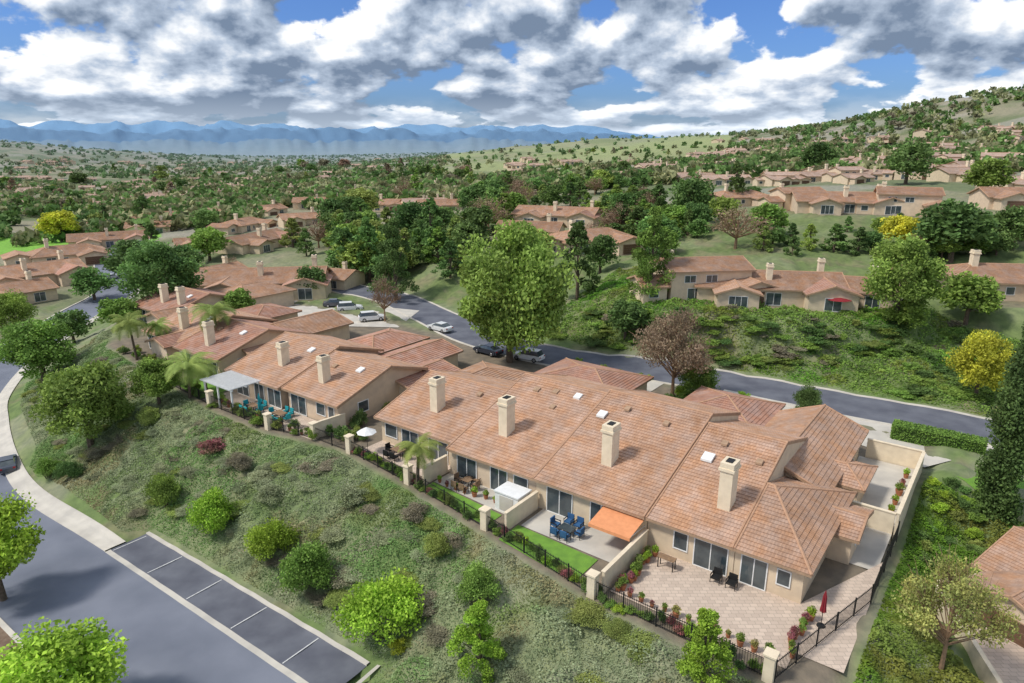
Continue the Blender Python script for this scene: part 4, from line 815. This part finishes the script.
# ---------------------------------------------------------------- world, sun, camera
sv=Vector((-.70,-.22,.95)).normalized();el=math.asin(sv.z)
w=bpy.data.worlds.new('World');S.world=w;w.use_nodes=True;N=w.node_tree.nodes;L=w.node_tree.links;N.clear()
out=N.new('ShaderNodeOutputWorld');b1=N.new('ShaderNodeBackground');b2=N.new('ShaderNodeBackground');mx=N.new('ShaderNodeMixShader');sk=N.new('ShaderNodeTexSky');sk.sky_type='NISHITA';sk.sun_disc=False;sk.sun_elevation=el;sk.sun_rotation=math.atan2(sv.x,sv.y)
tint=N.new('ShaderNodeMix');tint.data_type='RGBA';tint.blend_type='MULTIPLY';tint.inputs[0].default_value=1;tint.inputs[7].default_value=(.65,1.0,1.75,1);L.new(sk.outputs[0],tint.inputs[6])
L.new(tint.outputs[2],b1.inputs[0]);b1.inputs[1].default_value=.075
tc=N.new('ShaderNodeTexCoord');sp=N.new('ShaderNodeSeparateXYZ');L.new(tc.outputs['Generated'],sp.inputs[0])
def mth(op,a_,b_=None,clamp=False):
    m=N.new('ShaderNodeMath');m.operation=op;m.use_clamp=clamp
    for i,v in enumerate((a_,b_)):
        if v is None: continue
        if isinstance(v,(int,float)): m.inputs[i].default_value=v
        else: L.new(v,m.inputs[i])
    return m.outputs[0]
lz=mth('LOGARITHM',mth('ADD',mth('MAXIMUM',sp.outputs[2],0.0),.07),2.718)
azn=mth('ARCTAN2',sp.outputs[0],sp.outputs[1])
cb=N.new('ShaderNodeCombineXYZ');L.new(mth('MULTIPLY',azn,7.6),cb.inputs[0]);L.new(mth('MULTIPLY',lz,2.3),cb.inputs[1])
def noise(sc,det,ro,dist,off):
    n_=N.new('ShaderNodeTexNoise');n_.inputs['Scale'].default_value=sc;n_.inputs['Detail'].default_value=det;n_.inputs['Roughness'].default_value=ro;n_.inputs['Distortion'].default_value=dist
    va=N.new('ShaderNodeVectorMath');va.inputs[1].default_value=off;L.new(cb.outputs[0],va.inputs[0]);L.new(va.outputs[0],n_.inputs['Vector'])
    return n_.outputs['Fac']
O=(5.3,2.1,0)
nA=noise(.98,11,.53,0,O);nB=noise(.98,6,.53,0,(O[0]-.08,O[1]+.24,0))
rp=N.new('ShaderNodeMapRange');rp.interpolation_type='SMOOTHSTEP';rp.inputs[1].default_value=.41;rp.inputs[2].default_value=.46;L.new(nA,rp.inputs[0])
lit=mth('ADD',mth('MULTIPLY',mth('SUBTRACT',nA,nB),4.2),.50)
big=noise(.34,3,.5,0,(11,4,0));lit=mth('ADD',lit,mth('MULTIPLY',mth('SUBTRACT',big,.48),-1.4));lit=mth('ADD',lit,mth('MULTIPLY',mth('SUBTRACT',nA,.48),-1.6))
cr_=N.new('ShaderNodeValToRGB');e_=cr_.color_ramp.elements;e_[0].position=.10;e_[0].color=(.17,.23,.33,1);e_[1].position=.84;e_[1].color=(.98,.99,1,1);k_=cr_.color_ramp.elements.new(.45);k_.color=(.44,.52,.64,1);L.new(lit,cr_.inputs[0])
hz=N.new('ShaderNodeMapRange');hz.inputs[1].default_value=.0;hz.inputs[2].default_value=.06;hz.inputs[3].default_value=.5;hz.inputs[4].default_value=0;L.new(sp.outputs[2],hz.inputs[0])
mc=N.new('ShaderNodeMix');mc.data_type='RGBA';mc.inputs[7].default_value=(.74,.84,.95,1);L.new(hz.outputs[0],mc.inputs[0]);L.new(cr_.outputs[0],mc.inputs[6]);L.new(mc.outputs[2],b2.inputs[0]);b2.inputs[1].default_value=1.15
L.new(mth('MAXIMUM',rp.outputs[0],mth('MULTIPLY',hz.outputs[0],1.2,True)),mx.inputs[0]);L.new(b1.outputs[0],mx.inputs[1]);L.new(b2.outputs[0],mx.inputs[2]);L.new(mx.outputs[0],out.inputs[0])
sl=bpy.data.lights.new('sun','SUN');sl.energy=3.2;sl.angle=R(9);sl.color=(1,.95,.87);so=bpy.data.objects.new('sun',sl);COL.objects.link(so);so.rotation_euler=sv.to_track_quat('Z','Y').to_euler()
cd=bpy.data.cameras.new('camera');cd.sensor_width=36;cd.lens=36*F/1024;cd.clip_end=40000;co=bpy.data.objects.new('camera',cd);COL.objects.link(co);co.location=(0,0,30);co.rotation_euler=(math.pi/2-TH,0,0);S.camera=co
S.view_settings.view_transform='Standard';S.view_settings.look='None';S.view_settings.exposure=0
